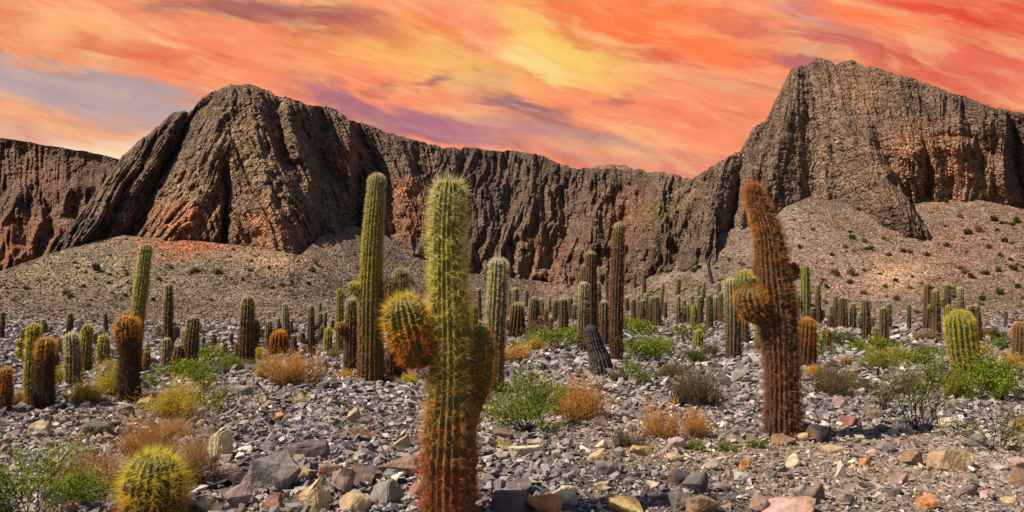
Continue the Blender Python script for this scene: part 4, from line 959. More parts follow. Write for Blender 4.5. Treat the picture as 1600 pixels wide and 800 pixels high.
cactus('brown cactus with a ball on top left of the pale ribbed one', (881, 524, 15), [(880, 490, 15), (879, 465, 14)], 'D', [('D', [(876, 480, 6), (869, 478, 8), (868, 468, 7)], 0.0)])
cactus('black forked snag of a dead cactus leaning on the slope', (1113, 443, 6), [(1109, 425, 6), (1107, 412, 5), (1111, 398, 4)], 'D', dead=True)
cactus('red sided cactus of the group behind the yellow ribbed one', (1448, 516, 12), [(1449, 480, 12), (1449, 441, 9)], 'R')
cactus('dark cactus beside the red sided one', (1463, 531, 14), [(1462, 490, 13), (1462, 452, 10)], 'D', [('G', [(1458, 484, 5), (1453, 482, 6), (1453, 476, 5)], 0.0)])
cactus('tall cactus with a small side arm behind the yellow ribbed one', (1481, 502, 11), [(1480, 443, 9)], 'D', [('G', [(1477, 476, 5), (1472, 474, 7), (1471, 466, 6)], 0.0), ('G', [(1484, 450, 4), (1491, 450, 5), (1492, 444, 4)], 0.0)])
cactus('cactus with pale rim directly above the yellow ribbed one', (1500, 500, 12), [(1501, 448, 9)], 'P')
cactus('dark segmented cactus right of the yellow ribbed one', (1527, 538, 13), [(1527, 505, 13), (1525, 475, 9)], 'D', [('D', [(1522, 515, 5), (1517, 505, 8), (1517, 476, 7)], 0.0)])
cactus('dead forked cactus twig at the foot of the right slope', (1570, 512, 6), [(1572, 487, 5)], 'D', dead=True)
cactus('dark cactus with one low arm, right of the thin group', (1353, 537, 13), [(1353, 500, 13), (1352, 465, 10)], 'D', [('P', [(1348, 508, 5), (1343, 505, 6), (1343, 488, 5)], 0.0)])
cactus('dark thick cactus in front of a slimmer twin', (1381, 542, 15), [(1381, 510, 14), (1380, 479, 11)], 'D')
cactus('short brown cactus with an orange cap right of the orange barrel', (1292, 546, 14), [(1292, 514, 13)], 'O')
cactus('slim cactus with spreading base arms, right of the tall yellow barked one', (1278, 508, 11), [(1278, 475, 9), (1278, 443, 7)], 'D', [('D', [(1274, 500, 5), (1270, 495, 7), (1270, 480, 6)], 0.0), ('D', [(1282, 500, 5), (1285, 495, 6), (1285, 484, 5)], 0.0)])
# --- smaller and farther ones: foot x, foot y, top x, top y, foot width, top width, style, label
FAR = [
 (2, 530, 3, 487, 7, 6, 'D', 'thin dark cactus at the very left picture edge'), (36, 550, 37, 513, 8, 6, 'D', 'dim slim cactus behind the yellow headed one'),
 (69, 526, 69, 498, 11, 8, 'P', 'pale rimmed cactus behind the bright orange topped one'), (96, 563, 96, 527, 10, 8, 'D', 'dark stub cactus between orange topped and pale green ones'),
 (108, 521, 109, 488, 9, 6, 'D', 'dark twin stemmed cactus far behind the pale green one'), (125, 572, 125, 532, 9, 7, 'G', 'olive stem between the pale green and olive cacti'),
 (165, 519, 166, 488, 8, 6, 'D', 'dark leaning far cactus left of the tall curved one'), (228, 583, 228, 549, 12, 10, 'O', 'small orange tipped cactus right of the orange capped one'),
 (230, 556, 230, 536, 7, 5, 'P', 'tiny pale cactus above the small orange tipped one'), (362, 541, 362, 520, 6, 5, 'D', 'tiny cactus left of the stout pale crowned one'), (374, 549, 374, 515, 7, 6, 'D', 'small slim cactus touching the stout pale crowned one'),
 (369, 561, 369, 536, 9, 7, 'O', 'small orange green cactus before the stout pale crowned one'), (352, 552, 352, 535, 8, 7, 'O', 'tiny orange cactus left of the small orange green one'),
 (334, 544, 334, 521, 8, 6, 'D', 'tiny branching cactus on the rise right of the dark trio'), (420, 549, 421, 501, 11, 9, 'D', 'dark cactus left of the orange ball cactus'), (403, 549, 402, 518, 6, 5, 'D', 'thin cactus between the stout pale crowned one and the dark one'),
 (436, 521, 436, 497, 7, 5, 'D', 'little far cactus above the orange ball cactus'), (448, 532, 447, 473, 13, 8, 'P', 'pale tipped cactus right of the orange ball cactus'), (460, 551, 460, 523, 9, 8, 'R', 'short reddish cactus left of the candelabra'),
 (508, 520, 508, 487, 6, 5, 'D', 'thin stem right behind the candelabra'), (520, 520, 520, 500, 6, 5, 'D', 'tiny cactus between candelabra and slim green one'), (500, 512, 500, 472, 5, 4, 'D', 'needle thin far cactus above the candelabra'),
 (740, 512, 740, 476, 12, 11, 'G', 'yellow topped cactus glimpsed right of the front cactus'), (750, 502, 750, 450, 6, 5, 'D', 'needle like cactus right of the front cactus top arm'), (797, 490, 797, 452, 6, 5, 'D', 'slim cactus left of the grey green one'),
 (822, 480, 822, 452, 6, 5, 'D', 'small far cactus behind the dark stout one'), (846, 497, 845, 466, 8, 6, 'P', 'far pale rimmed cactus right of the dark stout one'), (854, 514, 854, 482, 11, 9, 'O', 'orange tinged short cactus right of the dark stout one'),
 (860, 490, 859, 461, 6, 5, 'P', 'far thin pale cactus between two brown ones'), (867, 504, 867, 469, 9, 7, 'D', 'brown cactus left of the ball topped one'), (891, 500, 892, 464, 7, 6, 'D', 'slim far cactus just right of the ball topped one'),
 (899, 502, 899, 474, 11, 8, 'D', 'short dark cactus left of the pale ribbed one'), (902, 480, 902, 459, 7, 5, 'P', 'tiny pale far cactus left of the brown yellow tipped column'), (911, 480, 912, 413, 9, 7, 'D', 'dark stem hidden behind the brown yellow tipped column'),
 (931, 520, 933, 440, 14, 9, 'D', 'shaded cactus right behind the brown yellow tipped column'), (949, 470, 949, 420, 5, 4, 'D', 'needle thin cactus left of the tallest red column'),
 (990, 512, 990, 466, 8, 7, 'R', 'reddish cactus, first of the cluster right of the tallest red column'), (997, 505, 997, 461, 8, 6, 'P', 'pale tipped second cactus of the cluster right of the red column'), (1003, 516, 1003, 468, 12, 8, 'D', 'stout cactus in the heart of the cluster right of the red column'),
 (1010, 504, 1010, 458, 8, 6, 'P', 'tall pale rimmed cactus of the cluster right of the red column'), (1016, 510, 1017, 463, 8, 6, 'D', 'leaning cactus in the cluster right of the red column'), (1026, 512, 1027, 462, 13, 9, 'D', 'dark thick last cactus of the cluster right of the red column'),
 (1031, 495, 1035, 440, 7, 6, 'P', 'slanting tall stem at the back of the cluster right of the red column'), (981, 488, 981, 464, 6, 5, 'D', 'tiny stub left of the cluster beside the red column'), (992, 450, 992, 425, 5, 4, 'D', 'tiny cactus on the slope above the cluster'),
 (1007, 466, 1008, 420, 6, 4, 'D', 'needle like cactus rising above the cluster'), (1023, 422, 1023, 384, 7, 6, 'D', 'lone cactus high under the dark crevice of the cliff'), (1059, 460, 1060, 435, 8, 5, 'D', 'dark forked little cactus above the crowded belt'),
 (1061, 508, 1061, 461, 8, 6, 'P', 'first pale cactus of the crowded belt'), (1068, 506, 1068, 468, 8, 6, 'D', 'second cactus of the crowded belt, short and dark'), (1075, 504, 1075, 474, 9, 7, 'P', 'low pale cactus in the crowded belt'),
 (1083, 507, 1082, 461, 9, 7, 'P', 'taller pale rimmed cactus in the crowded belt'), (1084, 514, 1084, 476, 11, 9, 'G', 'yellowish front cactus of the crowded belt'), (1094, 510, 1094, 462, 11, 8, 'D', 'thick dark cactus in the middle of the crowded belt'),
 (1098, 480, 1098, 449, 7, 5, 'P', 'small pale head behind the crowded belt'), (1093, 472, 1093, 444, 6, 5, 'D', 'dark slim head at the back of the crowded belt'), (1108, 516, 1108, 459, 11, 8, 'D', 'tall dark front cactus of the crowded belt'),
 (1118, 505, 1118, 462, 9, 7, 'P', 'pale cactus near the right end of the crowded belt'), (1128, 506, 1128, 456, 11, 7, 'D', 'dark cactus at the right end of the crowded belt'), (1124, 470, 1124, 440, 7, 6, 'P', 'pale head above the right end of the crowded belt'),
 (1134, 505, 1134, 449, 9, 6, 'D', 'leaning stem between the crowded belt and the pale topped cactus'), (1166, 535, 1162, 486, 12, 10, 'O', 'orange brown cactus half hidden by the leaning shaggy one'), (1184, 545, 1184, 500, 13, 11, 'G', 'olive cactus directly behind the leaning shaggy one'),
 (1296, 514, 1296, 490, 6, 5, 'R', 'small reddish cactus behind the short orange capped one'), (1301, 509, 1301, 477, 6, 5, 'D', 'thin cactus at the left of the slim group'), (1306, 514, 1306, 461, 10, 7, 'D', 'tallest cactus of the slim group on the right plain'),
 (1314, 515, 1314, 463, 10, 7, 'D', 'second tall cactus of the slim group on the right plain'), (1321, 513, 1321, 464, 9, 6, 'P', 'pale edged cactus of the slim group on the right plain'), (1333, 515, 1333, 473, 11, 8, 'D', 'broad last cactus of the slim group on the right plain'),
 (1364, 522, 1364, 494, 7, 6, 'D', 'short cactus beside the dark one with one low arm'), (1388, 516, 1388, 474, 10, 7, 'D', 'slimmer twin behind the dark thick cactus'), (1420, 518, 1420, 474, 7, 6, 'D', 'lone slim cactus left of the red sided group'),
 (1368, 548, 1368, 510, 9, 8, 'G', 'low olive cactus in front of the dark thick one'), (1484, 520, 1482, 476, 14, 11, 'G', 'ball headed yellow cactus just behind the yellow ribbed one'),
 (1549, 531, 1549, 511, 12, 11, 'R', 'small brown barrel cactus left of the dead forked twig'), (1540, 528, 1540, 512, 8, 7, 'O', 'little orange cactus beside the small brown barrel'), (1100, 466, 1101, 440, 5, 4, 'D', 'tiny cactus on the rise behind the crowded belt'),
 (1040, 500, 1040, 470, 6, 5, 'D', 'tiny cactus between the cluster and the crowded belt'), (775, 486, 775, 470, 5, 4, 'D', 'tiny far cactus beside the straight dark cactus'), (861, 520, 861, 495, 8, 7, 'D', 'low brown cactus in the green ground bushes'),
 (150, 545, 150, 520, 7, 6, 'D', 'small dim cactus between olive cacti'), (545, 560, 541, 530, 8, 8, 'R', 'reddish stub at the foot of the slim green cactus'), (317, 545, 318, 526, 6, 5, 'D', 'tiny dark cactus right of the dark trio'), (455, 528, 456, 500, 6, 5, 'D', 'thin stem beside the pale tipped cactus'),
]
for (bx, by, tx, ty, bw, tw, sty, lab) in FAR:
    tx += ((bx * 11 + by * 5) % 7 - 3) * 0.6; kw_ = 0.82 + 0.3 * ((bx * 13 + by) % 6) / 5; bw *= kw_; tw *= kw_
    k_ = (bx * 5 + by) % 7; sd = 1 if (bx + by) % 2 else -1; hh_ = by - ty
    am = [(sty, [(bx + sd * bw * .3, by - hh_ * .35, bw * .5), (bx + sd * bw * 1.0, by - hh_ * .38, bw * .62), (bx + sd * bw * 1.1, by - hh_ * (.55 + .03 * k_), bw * .55)], 0.0)] if k_ == 3 and hh_ > 26 else []
    cactus(lab, (bx, by, bw), arms=am, pts=[((bx + tx) / 2 + ((bx * 7 + by) % 5 - 2) * 0.35, (by * 0.55 + ty * 0.45), bw * (0.95 + 0.12 * ((bx * 3 + by) % 4) / 3)), (tx, ty, tw)], sty=sty, slen=1.0)

# ------------------------------------------------------------------ bushes
def tubes(P0, P1, w0, w1):
    """flat tapered blades, two crossing per segment"""
    D = P1 - P0; L = np.linalg.norm(D, axis=1)[:, None] + 1e-9; D = D / L
    A = np.cross(D, np.array([0.3, 0.9, 0.2])); A /= np.linalg.norm(A, axis=1)[:, None] + 1e-9; B = np.cross(D, A)
    out = []
    for W in (A, B):
        out.append(np.stack([P0 - W * w0, P0 + W * w0, P1 + W * w1, P1 - W * w1], 1))
    V = np.concatenate(out).reshape(-1, 3)
    return V, np.arange(len(V)).reshape(-1, 4)

def grassy(r_, W, H, n, mpp, cols, lean=0.0, nseg=4, wisp=0.5):
    """dry tuft: many thin stems arching from the crown"""
    kc = r_.integers(0, 9, n); cen = r_.normal(0, W * 0.17, (9, 2)); cen[0] = 0; hf = r_.uniform(0.6, 1.1, 9)
    base = cen[kc] + r_.normal(0, W * 0.05, (n, 2)); az = r_.uniform(0, 2 * np.pi, n); sp = np.abs(r_.normal(0, 1, n)) * 0.5
    ln = H * hf[kc] * r_.uniform(0.5, 1.2, n); out = np.minimum(W * 0.5 * sp, W * 0.62)
    Ps = []
    for k in range(nseg + 1):
        q = k / nseg
        x = base[:, 0] + np.cos(az) * out * q ** 1.4 + r_.normal(0, W * 0.012, n) * k; y = base[:, 1] + np.sin(az) * out * 0.8 * q ** 1.4
        z = -0.03 + ln * (q - 0.18 * (out / (W * 0.5 + 1e-6)) * q * q)
        Ps.append(np.stack([x, y, z], -1))
    w = max(0.0016, 0.36 * mpp); V0, F0, C0 = [], [], []; off = 0
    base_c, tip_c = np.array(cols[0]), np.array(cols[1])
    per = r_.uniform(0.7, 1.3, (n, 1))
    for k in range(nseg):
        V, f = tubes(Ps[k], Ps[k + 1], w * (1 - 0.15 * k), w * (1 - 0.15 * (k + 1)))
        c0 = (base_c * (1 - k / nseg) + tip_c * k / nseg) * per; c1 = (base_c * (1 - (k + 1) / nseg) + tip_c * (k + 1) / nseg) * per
        cc = np.stack([c0, c0, c1, c1], 1).reshape(-1, 3)
        V0.append(V); F0.append(f + off); off += len(V); C0.append(np.concatenate([cc, cc]))
    tips = np.concatenate([Ps[-1], Ps[-2], Ps[-1] * 0.55 + Ps[-2] * 0.45, Ps[-3] * 0.5 + Ps[-2] * 0.5])
    return np.concatenate(V0), np.concatenate(F0), np.concatenate(C0), tips

def leaves_at(P, r_, size, per, spread, cols):
    n = len(P) * per; Q = np.repeat(P, per, 0) + r_.normal(0, spread, (n, 3))
    A = r_.normal(0, 1, (n, 3)); A /= np.linalg.norm(A, axis=1)[:, None]; B = np.cross(A, r_.normal(0, 1, (n, 3))); B /= np.linalg.norm(B, axis=1)[:, None]
    s = size * r_.uniform(0.6, 1.4, (n, 1))
    V = np.stack([Q - A * s, Q + B * s * 0.42, Q + A * s, Q - B * s * 0.42], 1).reshape(-1, 3)
    c = np.array(cols)[r_.integers(0, len(cols), n)] * r_.uniform(0.7, 1.3, (n, 1))
    return V, np.arange(len(V)).reshape(-1, 4), np.repeat(c, 4, 0)

def branchy(r_, W, H, n, mpp, col, levels=3, droop=0.15):
    """forking woody stems; returns blades and the twig tips"""
    P = r_.normal(0, W * 0.04, (n, 3)) * np.array([1, 1, 0]); az = r_.uniform(0, 2 * np.pi, n); el = r_.uniform(0.35, 1.35, n)
    D = np.stack([np.cos(az) * np.cos(el) * W / 2, np.sin(az) * np.cos(el) * W / 2 * 0.85, np.sin(el) * H], -1)
    ln = 0.42; w = max(0.006, 0.9 * mpp) ; V0, F0, C0, tips = [], [], [], []; off = 0
    for lv in range(levels):
        for sgm in range(2):
            P1 = P + D * ln * 0.5 + r_.normal(0, 0.03, P.shape) * np.array([W, W, H * 0.6]); P1[:, 2] = np.maximum(P1[:, 2], 0.01)
            V, f = tubes(P, P1, w, w * 0.8); V0.append(V); F0.append(f + off); off += len(V)
            C0.append(np.tile(np.array(col), (len(V), 1)) * r_.uniform(0.7, 1.3, (len(V), 1)))
            P = P1; w = max(w * 0.8, 0.25 * mpp)
            if lv > 0: tips.append(P)
        if lv < levels - 1:
            m = 3; P = np.repeat(P, m, 0); D = np.repeat(D, m, 0) + r_.normal(0, 0.36, (len(P), 3)) * np.array([W * 0.6, W * 0.6, H * 0.55]); ln *= 0.8
    return np.concatenate(V0), np.concatenate(F0), np.concatenate(C0), np.concatenate(tips)

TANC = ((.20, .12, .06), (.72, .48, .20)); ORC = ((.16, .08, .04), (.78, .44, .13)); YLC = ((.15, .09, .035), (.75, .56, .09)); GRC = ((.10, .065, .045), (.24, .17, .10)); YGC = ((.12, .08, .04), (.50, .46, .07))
LF = {'green': [(.16, .235, .012), (.25, .335, .018), (.09, .135, .012), (.38, .42, .035)], 'yellow': [(.60, .48, .05), (.42, .38, .05), (.72, .52, .08)], 'orange': [(.70, .38, .06), (.58, .28, .05), (.68, .50, .12)],
      'lime': [(.26, .34, .03), (.38, .44, .05), (.14, .22, .02)], 'olive': [(.16, .17, .05), (.11, .13, .04), (.24, .22, .07)], 'mixed': [(.12, .22, .03), (.40, .36, .06), (.08, .14, .02)], 'dry': [(.52, .36, .15), (.36, .23, .11), (.62, .45, .2)]}
def bush(label, x, y, w, h, kind, cols=None, leaf=None, n=None, lper=2, group='low bushes and dry tufts on the plain', cat='bush', name='bush'):
    p = hit(x, y); mpp = p.y / F; W, H = w * mpp, h * mpp
    r_ = np.random.default_rng(int(x * 13 + y * 3))
    root = thing(name, (p.x, p.y, p.z - 0.02), label, cat, group)
    if kind == 'grass':
        n = n or int(np.clip(w * 5.6, 60, 560))
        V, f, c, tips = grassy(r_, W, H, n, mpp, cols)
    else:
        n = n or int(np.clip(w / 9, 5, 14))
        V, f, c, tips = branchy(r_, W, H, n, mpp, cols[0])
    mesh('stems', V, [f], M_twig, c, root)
    if leaf:
        lper = int(lper * (3.2 if kind == 'tree' else 1.6)); sz = max(0.010, (1.55 if kind == 'tree' else 1.15) * mpp)
        V, f, c = leaves_at(tips, r_, sz, lper, sz * (2.4 if kind == 'tree' else 1.9), LF[leaf])
        V[:, 2] = np.maximum(V[:, 2], 0.0)
        mesh('foliage', V, [f], M_leaf, c, root)
    return root
DKW = ((.05, .04, .035),) * 2
bush('bright yellow bush in front of the pale yellow green cactus', 130, 630, 66, 40, 'grass', YLC, 'yellow')
bush('yellow green bush behind the bright yellow one, beside the orange capped cactus', 172, 618, 56, 52, 'grass', YGC, 'yellow')
bush('large yellow green bush with dry brown stems right of the orange capped cactus', 265, 655, 96, 66, 'grass', YLC, 'yellow', lper=2)
bush('dry brown stems standing in front of the large yellow green bush', 270, 684, 80, 40, 'grass', TANC)
bush('dark stemmed green shrub beside the large yellow green bush', 322, 642, 84, 62, 'tree', DKW, 'green', lper=3)
bush('wispy tan grass left of the round yellow cactus', 150, 762, 120, 76, 'grass', TANC, 'dry', lper=1)
bush('wispy tan grass right of the round yellow cactus', 300, 762, 100, 108, 'grass', TANC, None, n=520)
bush('orange dry tuft behind the round yellow cactus', 245, 722, 130, 92, 'grass', ORC, None, n=620)
bush('feathery green shrub in the bottom left corner', 34, 822, 200, 124, 'tree', ((.10, .10, .04),) * 2, 'lime', n=18, lper=5)
bush('low feathery green spray reaching towards the round yellow cactus', 112, 792, 90, 50, 'tree', ((.10, .10, .04),) * 2, 'lime', n=9, lper=6)
bush('large orange grass bush below the orange ball cactus', 448, 606, 92, 62, 'grass', ORC, 'orange', lper=1)
bush('yellow orange tuft on the left flank of the large orange bush', 414, 594, 40, 40, 'grass', YLC, 'orange', lper=1)
bush('tiny orange tuft alone on the shingle', 565, 686, 34, 26, 'grass', ORC)
bush('flat yellow tuft right of the front cactus', 784, 698, 36, 12, 'grass', YLC, 'yellow')
bush('bright green bush with dark stems right of the front cactus', 822, 676, 122, 80, 'tree', DKW, 'green', n=18, lper=7)
bush('yellow green bush between the bright green bush and the orange tipped one', 880, 652, 50, 44, 'grass', YGC, 'mixed')
bush('orange tipped bush with brown stems below the charred stump', 918, 657, 94, 74, 'grass', ORC, 'orange', lper=1)
bush('green bush with a yellow crown right of the charred stump', 984, 602, 62, 42, 'tree', DKW, 'mixed', lper=4)
bush('spreading green bush behind the yellow crowned one', 1030, 566, 110, 38, 'tree', DKW, 'green', lper=4)
bush('greyish brown dry bush behind the orange pair', 1092, 636, 110, 66, 'grass', GRC, 'olive', lper=1)
bush('left bush of the orange dry pair', 1030, 684, 64, 60, 'grass', ORC, None)
bush('right bush of the orange dry pair', 1086, 684, 62, 58, 'grass', ORC, None)
bush('dark dry twigs in front of the orange dry pair', 986, 700, 56, 36, 'grass', GRC, None)
bush('tiny green sprig in front of the right orange bush', 1086, 704, 24, 16, 'tree', DKW, 'mixed', n=5)
bush('tiny green sprig on the gravel left of the leaning cactus', 1136, 706, 30, 16, 'tree', DKW, 'mixed', n=5)
bush('small green sprig at the foot of the leaning cactus', 1182, 700, 26, 12, 'tree', DKW, 'mixed', n=5)
bush('low green bush in the middle field behind the shingle', 862, 546, 90, 30, 'tree', DKW, 'green', lper=4)
bush('orange tuft below the brown leaning cactus', 806, 566, 46, 34, 'grass', ORC, 'orange', lper=1)
bush('yellow tuft beside the low green bush', 836, 552, 40, 26, 'grass', YGC, 'yellow')
bush('brown green twig bush right of the leaning cactus', 1296, 618, 90, 58, 'grass', GRC, 'olive', lper=1)
bush('yellow green tuft behind the dark stemmed shrub', 1372, 580, 70, 36, 'grass', YGC, 'mixed')
bush('large dark stemmed green shrub with bare twigs on the right', 1436, 672, 160, 100, 'tree', DKW, 'green', n=12, lper=2)
bush('dense green bush at the right edge beside the yellow ribbed cactus', 1562, 628, 110, 66, 'tree', DKW, 'green', n=20, lper=7)
bush('yellow green bush around the foot of the yellow ribbed cactus', 1502, 624, 60, 44, 'grass', YGC, 'mixed')
bush('sparse green twigs below the dense green bush', 1556, 704, 100, 74, 'tree', DKW, 'mixed', n=8, lper=2)
bush('orange tuft at the right edge above the dense green bush', 1584, 582, 50, 34, 'grass', ORC, 'orange', lper=1)
bush('reddish orange tuft at the right edge under the dense bush', 1598, 674, 28, 34, 'grass', ORC, 'orange')
bush('small green bush left of the yellow ribbed cactus', 1432, 578, 66, 34, 'tree', DKW, 'green', lper=4)
bush('brown tuft above the small green bush', 1446, 556, 56, 24, 'grass', GRC, None)
bush('green tuft at the foot of the orange barrel cactus', 1284, 556, 40, 30, 'tree', DKW, 'green')
bush('orange tuft at the foot of the orange barrel cactus', 1272, 592, 36, 24, 'grass', ORC, 'orange')
bush('small olive bush right of the small brown barrel cactus', 1566, 536, 34, 20, 'tree', DKW, 'olive')
bush('tan tuft right of the yellow ribbed cactus', 1536, 556, 30, 22, 'grass', ORC, None)
bush('green ground bush left of the stout pale crowned cactus', 328, 566, 50, 24, 'tree', DKW, 'green', lper=4)
bush('yellow green ground bush by the stout pale crowned cactus', 366, 580, 60, 26, 'grass', YGC, 'mixed')
bush('tan grass between the squat and the yellow headed cactus', 28, 632, 34, 30, 'grass', TANC, None)
bush('yellow green grass between the orange topped and pale green cacti', 92, 604, 34, 34, 'grass', YGC, 'yellow')
bush('green bush behind the dark trio', 300, 598, 80, 34, 'tree', DKW, 'green', lper=4)
bush('dry bush at the foot of the candelabra', 520, 562, 40, 20, 'grass', TANC, 'olive')
bush('low green bush behind the spreading green bush', 1000, 528, 80, 22, 'tree', DKW, 'green')
bush('low olive bush at the foot of the crowded belt', 1076, 532, 70, 22, 'tree', DKW, 'mixed')
bush('dry brown tuft left of the pale topped cactus', 1110, 556, 40, 26, 'grass', GRC, None)
bush('small green tuft left of the dark cactus with one low arm', 1334, 552, 40, 18, 'tree', DKW, 'green')
bush('small tan tuft behind the orange ball cactus on stones', 1384, 560, 34, 20, 'grass', ORC, None)
bush('tiny dry tuft in the shingle before the twin trunk cactus', 600, 620, 24, 12, 'grass', TANC, None)
bush('yellow tuft right of the twin trunk cactus', 640, 602, 34, 20, 'grass', YGC, 'yellow')
bush('grey green twig bush left of the dark stemmed shrub', 1382, 640, 60, 34, 'tree', DKW, 'olive', lper=2)
bush('brown grass below the orange capped cactus', 205, 640, 30, 16, 'grass', TANC, None)
bush('dim brown tuft in front of the leaning brown cactus', 1230, 575, 40, 24, 'grass', GRC, 'olive')

EXTRA = [
 ('green tuft between the tallest red column and the crowded belt', 1046, 552, 46, 22, 'tree', DKW, 'green'), ('olive tuft in front of the crowded belt', 1092, 572, 54, 24, 'tree', DKW, 'olive'),
 ('low yellow tuft left of the spreading green bush', 1000, 556, 36, 20, 'grass', YGC, 'mixed'), ('low green tuft behind the tallest red column', 986, 516, 50, 18, 'tree', DKW, 'green'),
 ('green tuft at the foot of the ball topped brown cactus', 884, 532, 46, 22, 'tree', DKW, 'green'), ('dry tuft at the foot of the dark stout cactus', 836, 522, 44, 20, 'grass', GRC, 'olive'),
 ('dark low tuft at the foot of the charred stump', 966, 596, 30, 22, 'grass', GRC, 'olive'), ('brownish twigs behind the greyish brown dry bush', 1046, 588, 60, 26, 'grass', GRC, 'olive'),
 ('green tuft in front of the dark thick cactus', 1386, 552, 52, 20, 'tree', DKW, 'green'), ('olive tuft below the slim group on the right plain', 1318, 540, 60, 20, 'tree', DKW, 'olive'),
 ('pinkish dry tuft in front of the red sided group', 1444, 536, 50, 20, 'grass', GRC, 'dry'), ('yellow tuft right of the dark thick cactus', 1406, 566, 44, 24, 'grass', YGC, 'mixed'),
 ('green twigs left of the yellow ribbed cactus foot', 1472, 606, 64, 44, 'tree', DKW, 'mixed'), ('brown twigs behind the dark stemmed shrub', 1420, 612, 70, 30, 'grass', GRC, 'olive'),
 ('low green tuft at the far right behind the orange cut cactus', 1580, 548, 40, 20, 'tree', DKW, 'mixed'), ('brown dry tuft right of the orange barrel cactus', 1322, 596, 40, 22, 'grass', GRC, 'dry'),
 ('dry twigs right of the black boulder', 1340, 612, 46, 26, 'grass', GRC, 'olive'), ('green tuft between twin trunk and front cactus', 650, 560, 40, 20, 'tree', DKW, 'green'),
 ('orange tuft in front of the ribbed brown cactus', 540, 590, 26, 16, 'grass', ORC, 'orange'), ('yellow orange tuft right of the stout pale crowned cactus', 404, 566, 30, 26, 'grass', YLC, 'orange'),
 ('green leaves at the foot of the dark trio', 286, 590, 40, 22, 'tree', DKW, 'green'), ('dry grass at the foot of the short olive cactus', 170, 584, 34, 26, 'grass', TANC, 'dry'),
 ('dry tan grass in front of the tall curved cactus', 236, 606, 34, 26, 'grass', YGC, 'mixed'), ('thin tan grass over the stones below the bright yellow bush', 210, 704, 60, 30, 'grass', TANC, None)]
for a in EXTRA: bush(*a[:8], lper=4 if a[5] == 'tree' else 1)
# a dead stick on the shingle
a_, b_ = hit(488, 688), hit(572, 706); m_ = hit(534, 692)
st_ = smooth_path([(a_.x, a_.y, a_.z + .05, .007), (m_.x, m_.y, m_.z + .09, .006), (b_.x, b_.y, b_.z + .05, .004)], 14)
bm_ = bmesh.new(); ringv = []
for row in st_:
    ringv.append([bm_.verts.new((row[0] - a_.x, row[1] - a_.y + math.cos(k * math.pi / 3) * row[3], row[2] - a_.z + math.sin(k * math.pi / 3) * row[3])) for k in range(6)])
for r0, r1 in zip(ringv[:-1], ringv[1:]):
    for k in range(6): bm_.faces.new((r0[k], r0[(k + 1) % 6], r1[(k + 1) % 6], r1[k]))
bm_.faces.new(ringv[0]); bm_.faces.new(ringv[-1]); bmesh.ops.recalc_face_normals(bm_, faces=bm_.faces)
me_ = bpy.data.meshes.new('stick'); bm_.to_mesh(me_); bm_.free(); me_.materials.append(M_twig)
ca_ = me_.color_attributes.new('Col', 'FLOAT_COLOR', 'POINT'); ca_.data.foreach_set('color', np.tile([.16, .12, .10, 1.0], len(me_.vertices)).astype(np.float32))
so_ = bpy.data.objects.new('stick', me_); COL.objects.link(so_); so_.location = a_
tag(so_, 'thin dry grey stick lying on the shingle left of the front cactus', 'stick')

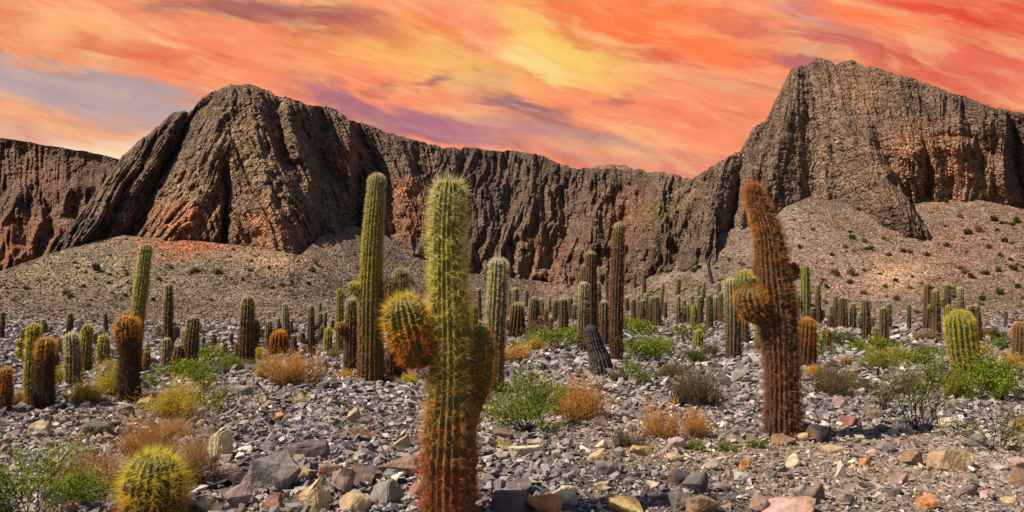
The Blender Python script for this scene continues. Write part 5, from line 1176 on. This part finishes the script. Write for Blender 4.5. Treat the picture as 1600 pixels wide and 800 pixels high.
# small dark shrubs dotted over the slope: one of each kind, then copies
protos = []
for k in range(3):
    r_ = np.random.default_rng(40 + k)
    V, f, c, tips = branchy(r_, 1.0, 0.6, 9, 0.03, (.05, .04, .03), 2)
    V2_, f2, c2 = leaves_at(tips, r_, 0.09, 6, 0.10, LF['olive'] if k < 2 else LF['dry'])
    V2_[:, 2] = np.maximum(V2_[:, 2], 0); V = np.concatenate([V, V2_]); c = np.concatenate([c * 0.6, c2 * 0.45])
    protos.append((V, f, f2 + len(V) - len(V2_), c))
SH = [(392, 424, 10), (420, 420, 8), (340, 428, 16), (303, 426, 18), (148, 423, 18), (120, 420, 8), (170, 430, 8), (198, 430, 8), (196, 424, 7), (170, 443, 9), (135, 427, 8), (103, 460, 14), (112, 464, 12), (300, 428, 10), (493, 413, 12), (490, 425, 12),
      (483, 445, 12), (440, 447, 10), (425, 452, 10), (455, 442, 9), (690, 434, 10), (715, 446, 10), (195, 463, 10), (60, 440, 9), (40, 452, 9), (240, 470, 10), (330, 470, 10), (350, 500, 9), (140, 480, 10), (20, 470, 9),
      (1334, 373, 16), (1250, 388, 10), (1420, 395, 12), (1390, 400, 12), (1300, 400, 9), (1440, 310, 9), (1433, 318, 9), (1478, 317, 9), (1500, 340, 10), (1550, 345, 16), (1580, 352, 12), (1530, 362, 14), (1510, 365, 14), (1570, 378, 14), (1545, 388, 12),
      (1480, 385, 12), (1450, 400, 12), (1330, 430, 16), (1310, 432, 12), (1400, 440, 11), (1500, 420, 12), (1540, 430, 14), (1580, 420, 12), (1350, 460, 14), (1290, 450, 10), (1400, 470, 12), (1440, 445, 10), (1560, 460, 14), (1590, 450, 12), (1530, 480, 18),
      (1120, 420, 8), (1140, 408, 9), (1160, 415, 10), (1087, 424, 14), (1092, 420, 10), (1200, 395, 9), (1215, 375, 8), (1180, 430, 9), (1270, 360, 8), (1240, 345, 7), (1230, 425, 9), (1290, 475, 12), (1430, 490, 12), (1490, 465, 12), (560, 420, 9), (640, 440, 9), (660, 425, 8), (530, 470, 10), (620, 470, 9), (590, 452, 8)]
rs_ = random.Random(5)
for _ in range(95):
    if rs_.random() < 0.68: SH.append((rs_.uniform(1180, 1600), rs_.uniform(345, 488), rs_.choice([6, 7, 8, 9, 11, 14])))
    elif rs_.random() < 0.5:
        q_ = rs_.choice(SH); SH.append((q_[0] + rs_.gauss(0, 12), q_[1] + rs_.gauss(0, 6), rs_.choice([5, 6, 8, 10])))
    else: SH.append((rs_.uniform(0, 720), rs_.uniform(408, 492), rs_.choice([5, 6, 7, 8, 10])))
for i, (x, y, w) in enumerate(SH):
    p = hit(x, y)
    if p.y > 260: continue
    V, f1, f2, c = protos[i % 3]
    if i < 3:
        o = mesh('shrub', V, [f1, f2], M_leaf, c); first = o if i == 0 else first
        protos[i] = protos[i] + ()
        if i == 0: kinds = [o]
        else: kinds.append(o)
    else:
        o = kinds[i % 3].copy(); COL.objects.link(o)
    s = w * p.y / F
    o.location = (p.x, p.y, p.z - 0.05); o.scale = (s, s, s * (0.8 + 0.5 * ((i * 37) % 10) / 10)); o.rotation_euler = (0, 0, i * 1.7)
    slope = 'left' if x < 760 else 'right'
    size = 'broad' if w >= 14 else 'small' if w >= 10 else 'tiny'
    zone = 'high under the cliff' if (y < 400 and x > 760) or (y < 432 and x <= 760) else 'low on the scree'
    tag(o, '%s dark shrub %s of the %s hand slope' % (size, zone, slope), 'shrub', 'small shrubs dotted over the slopes')
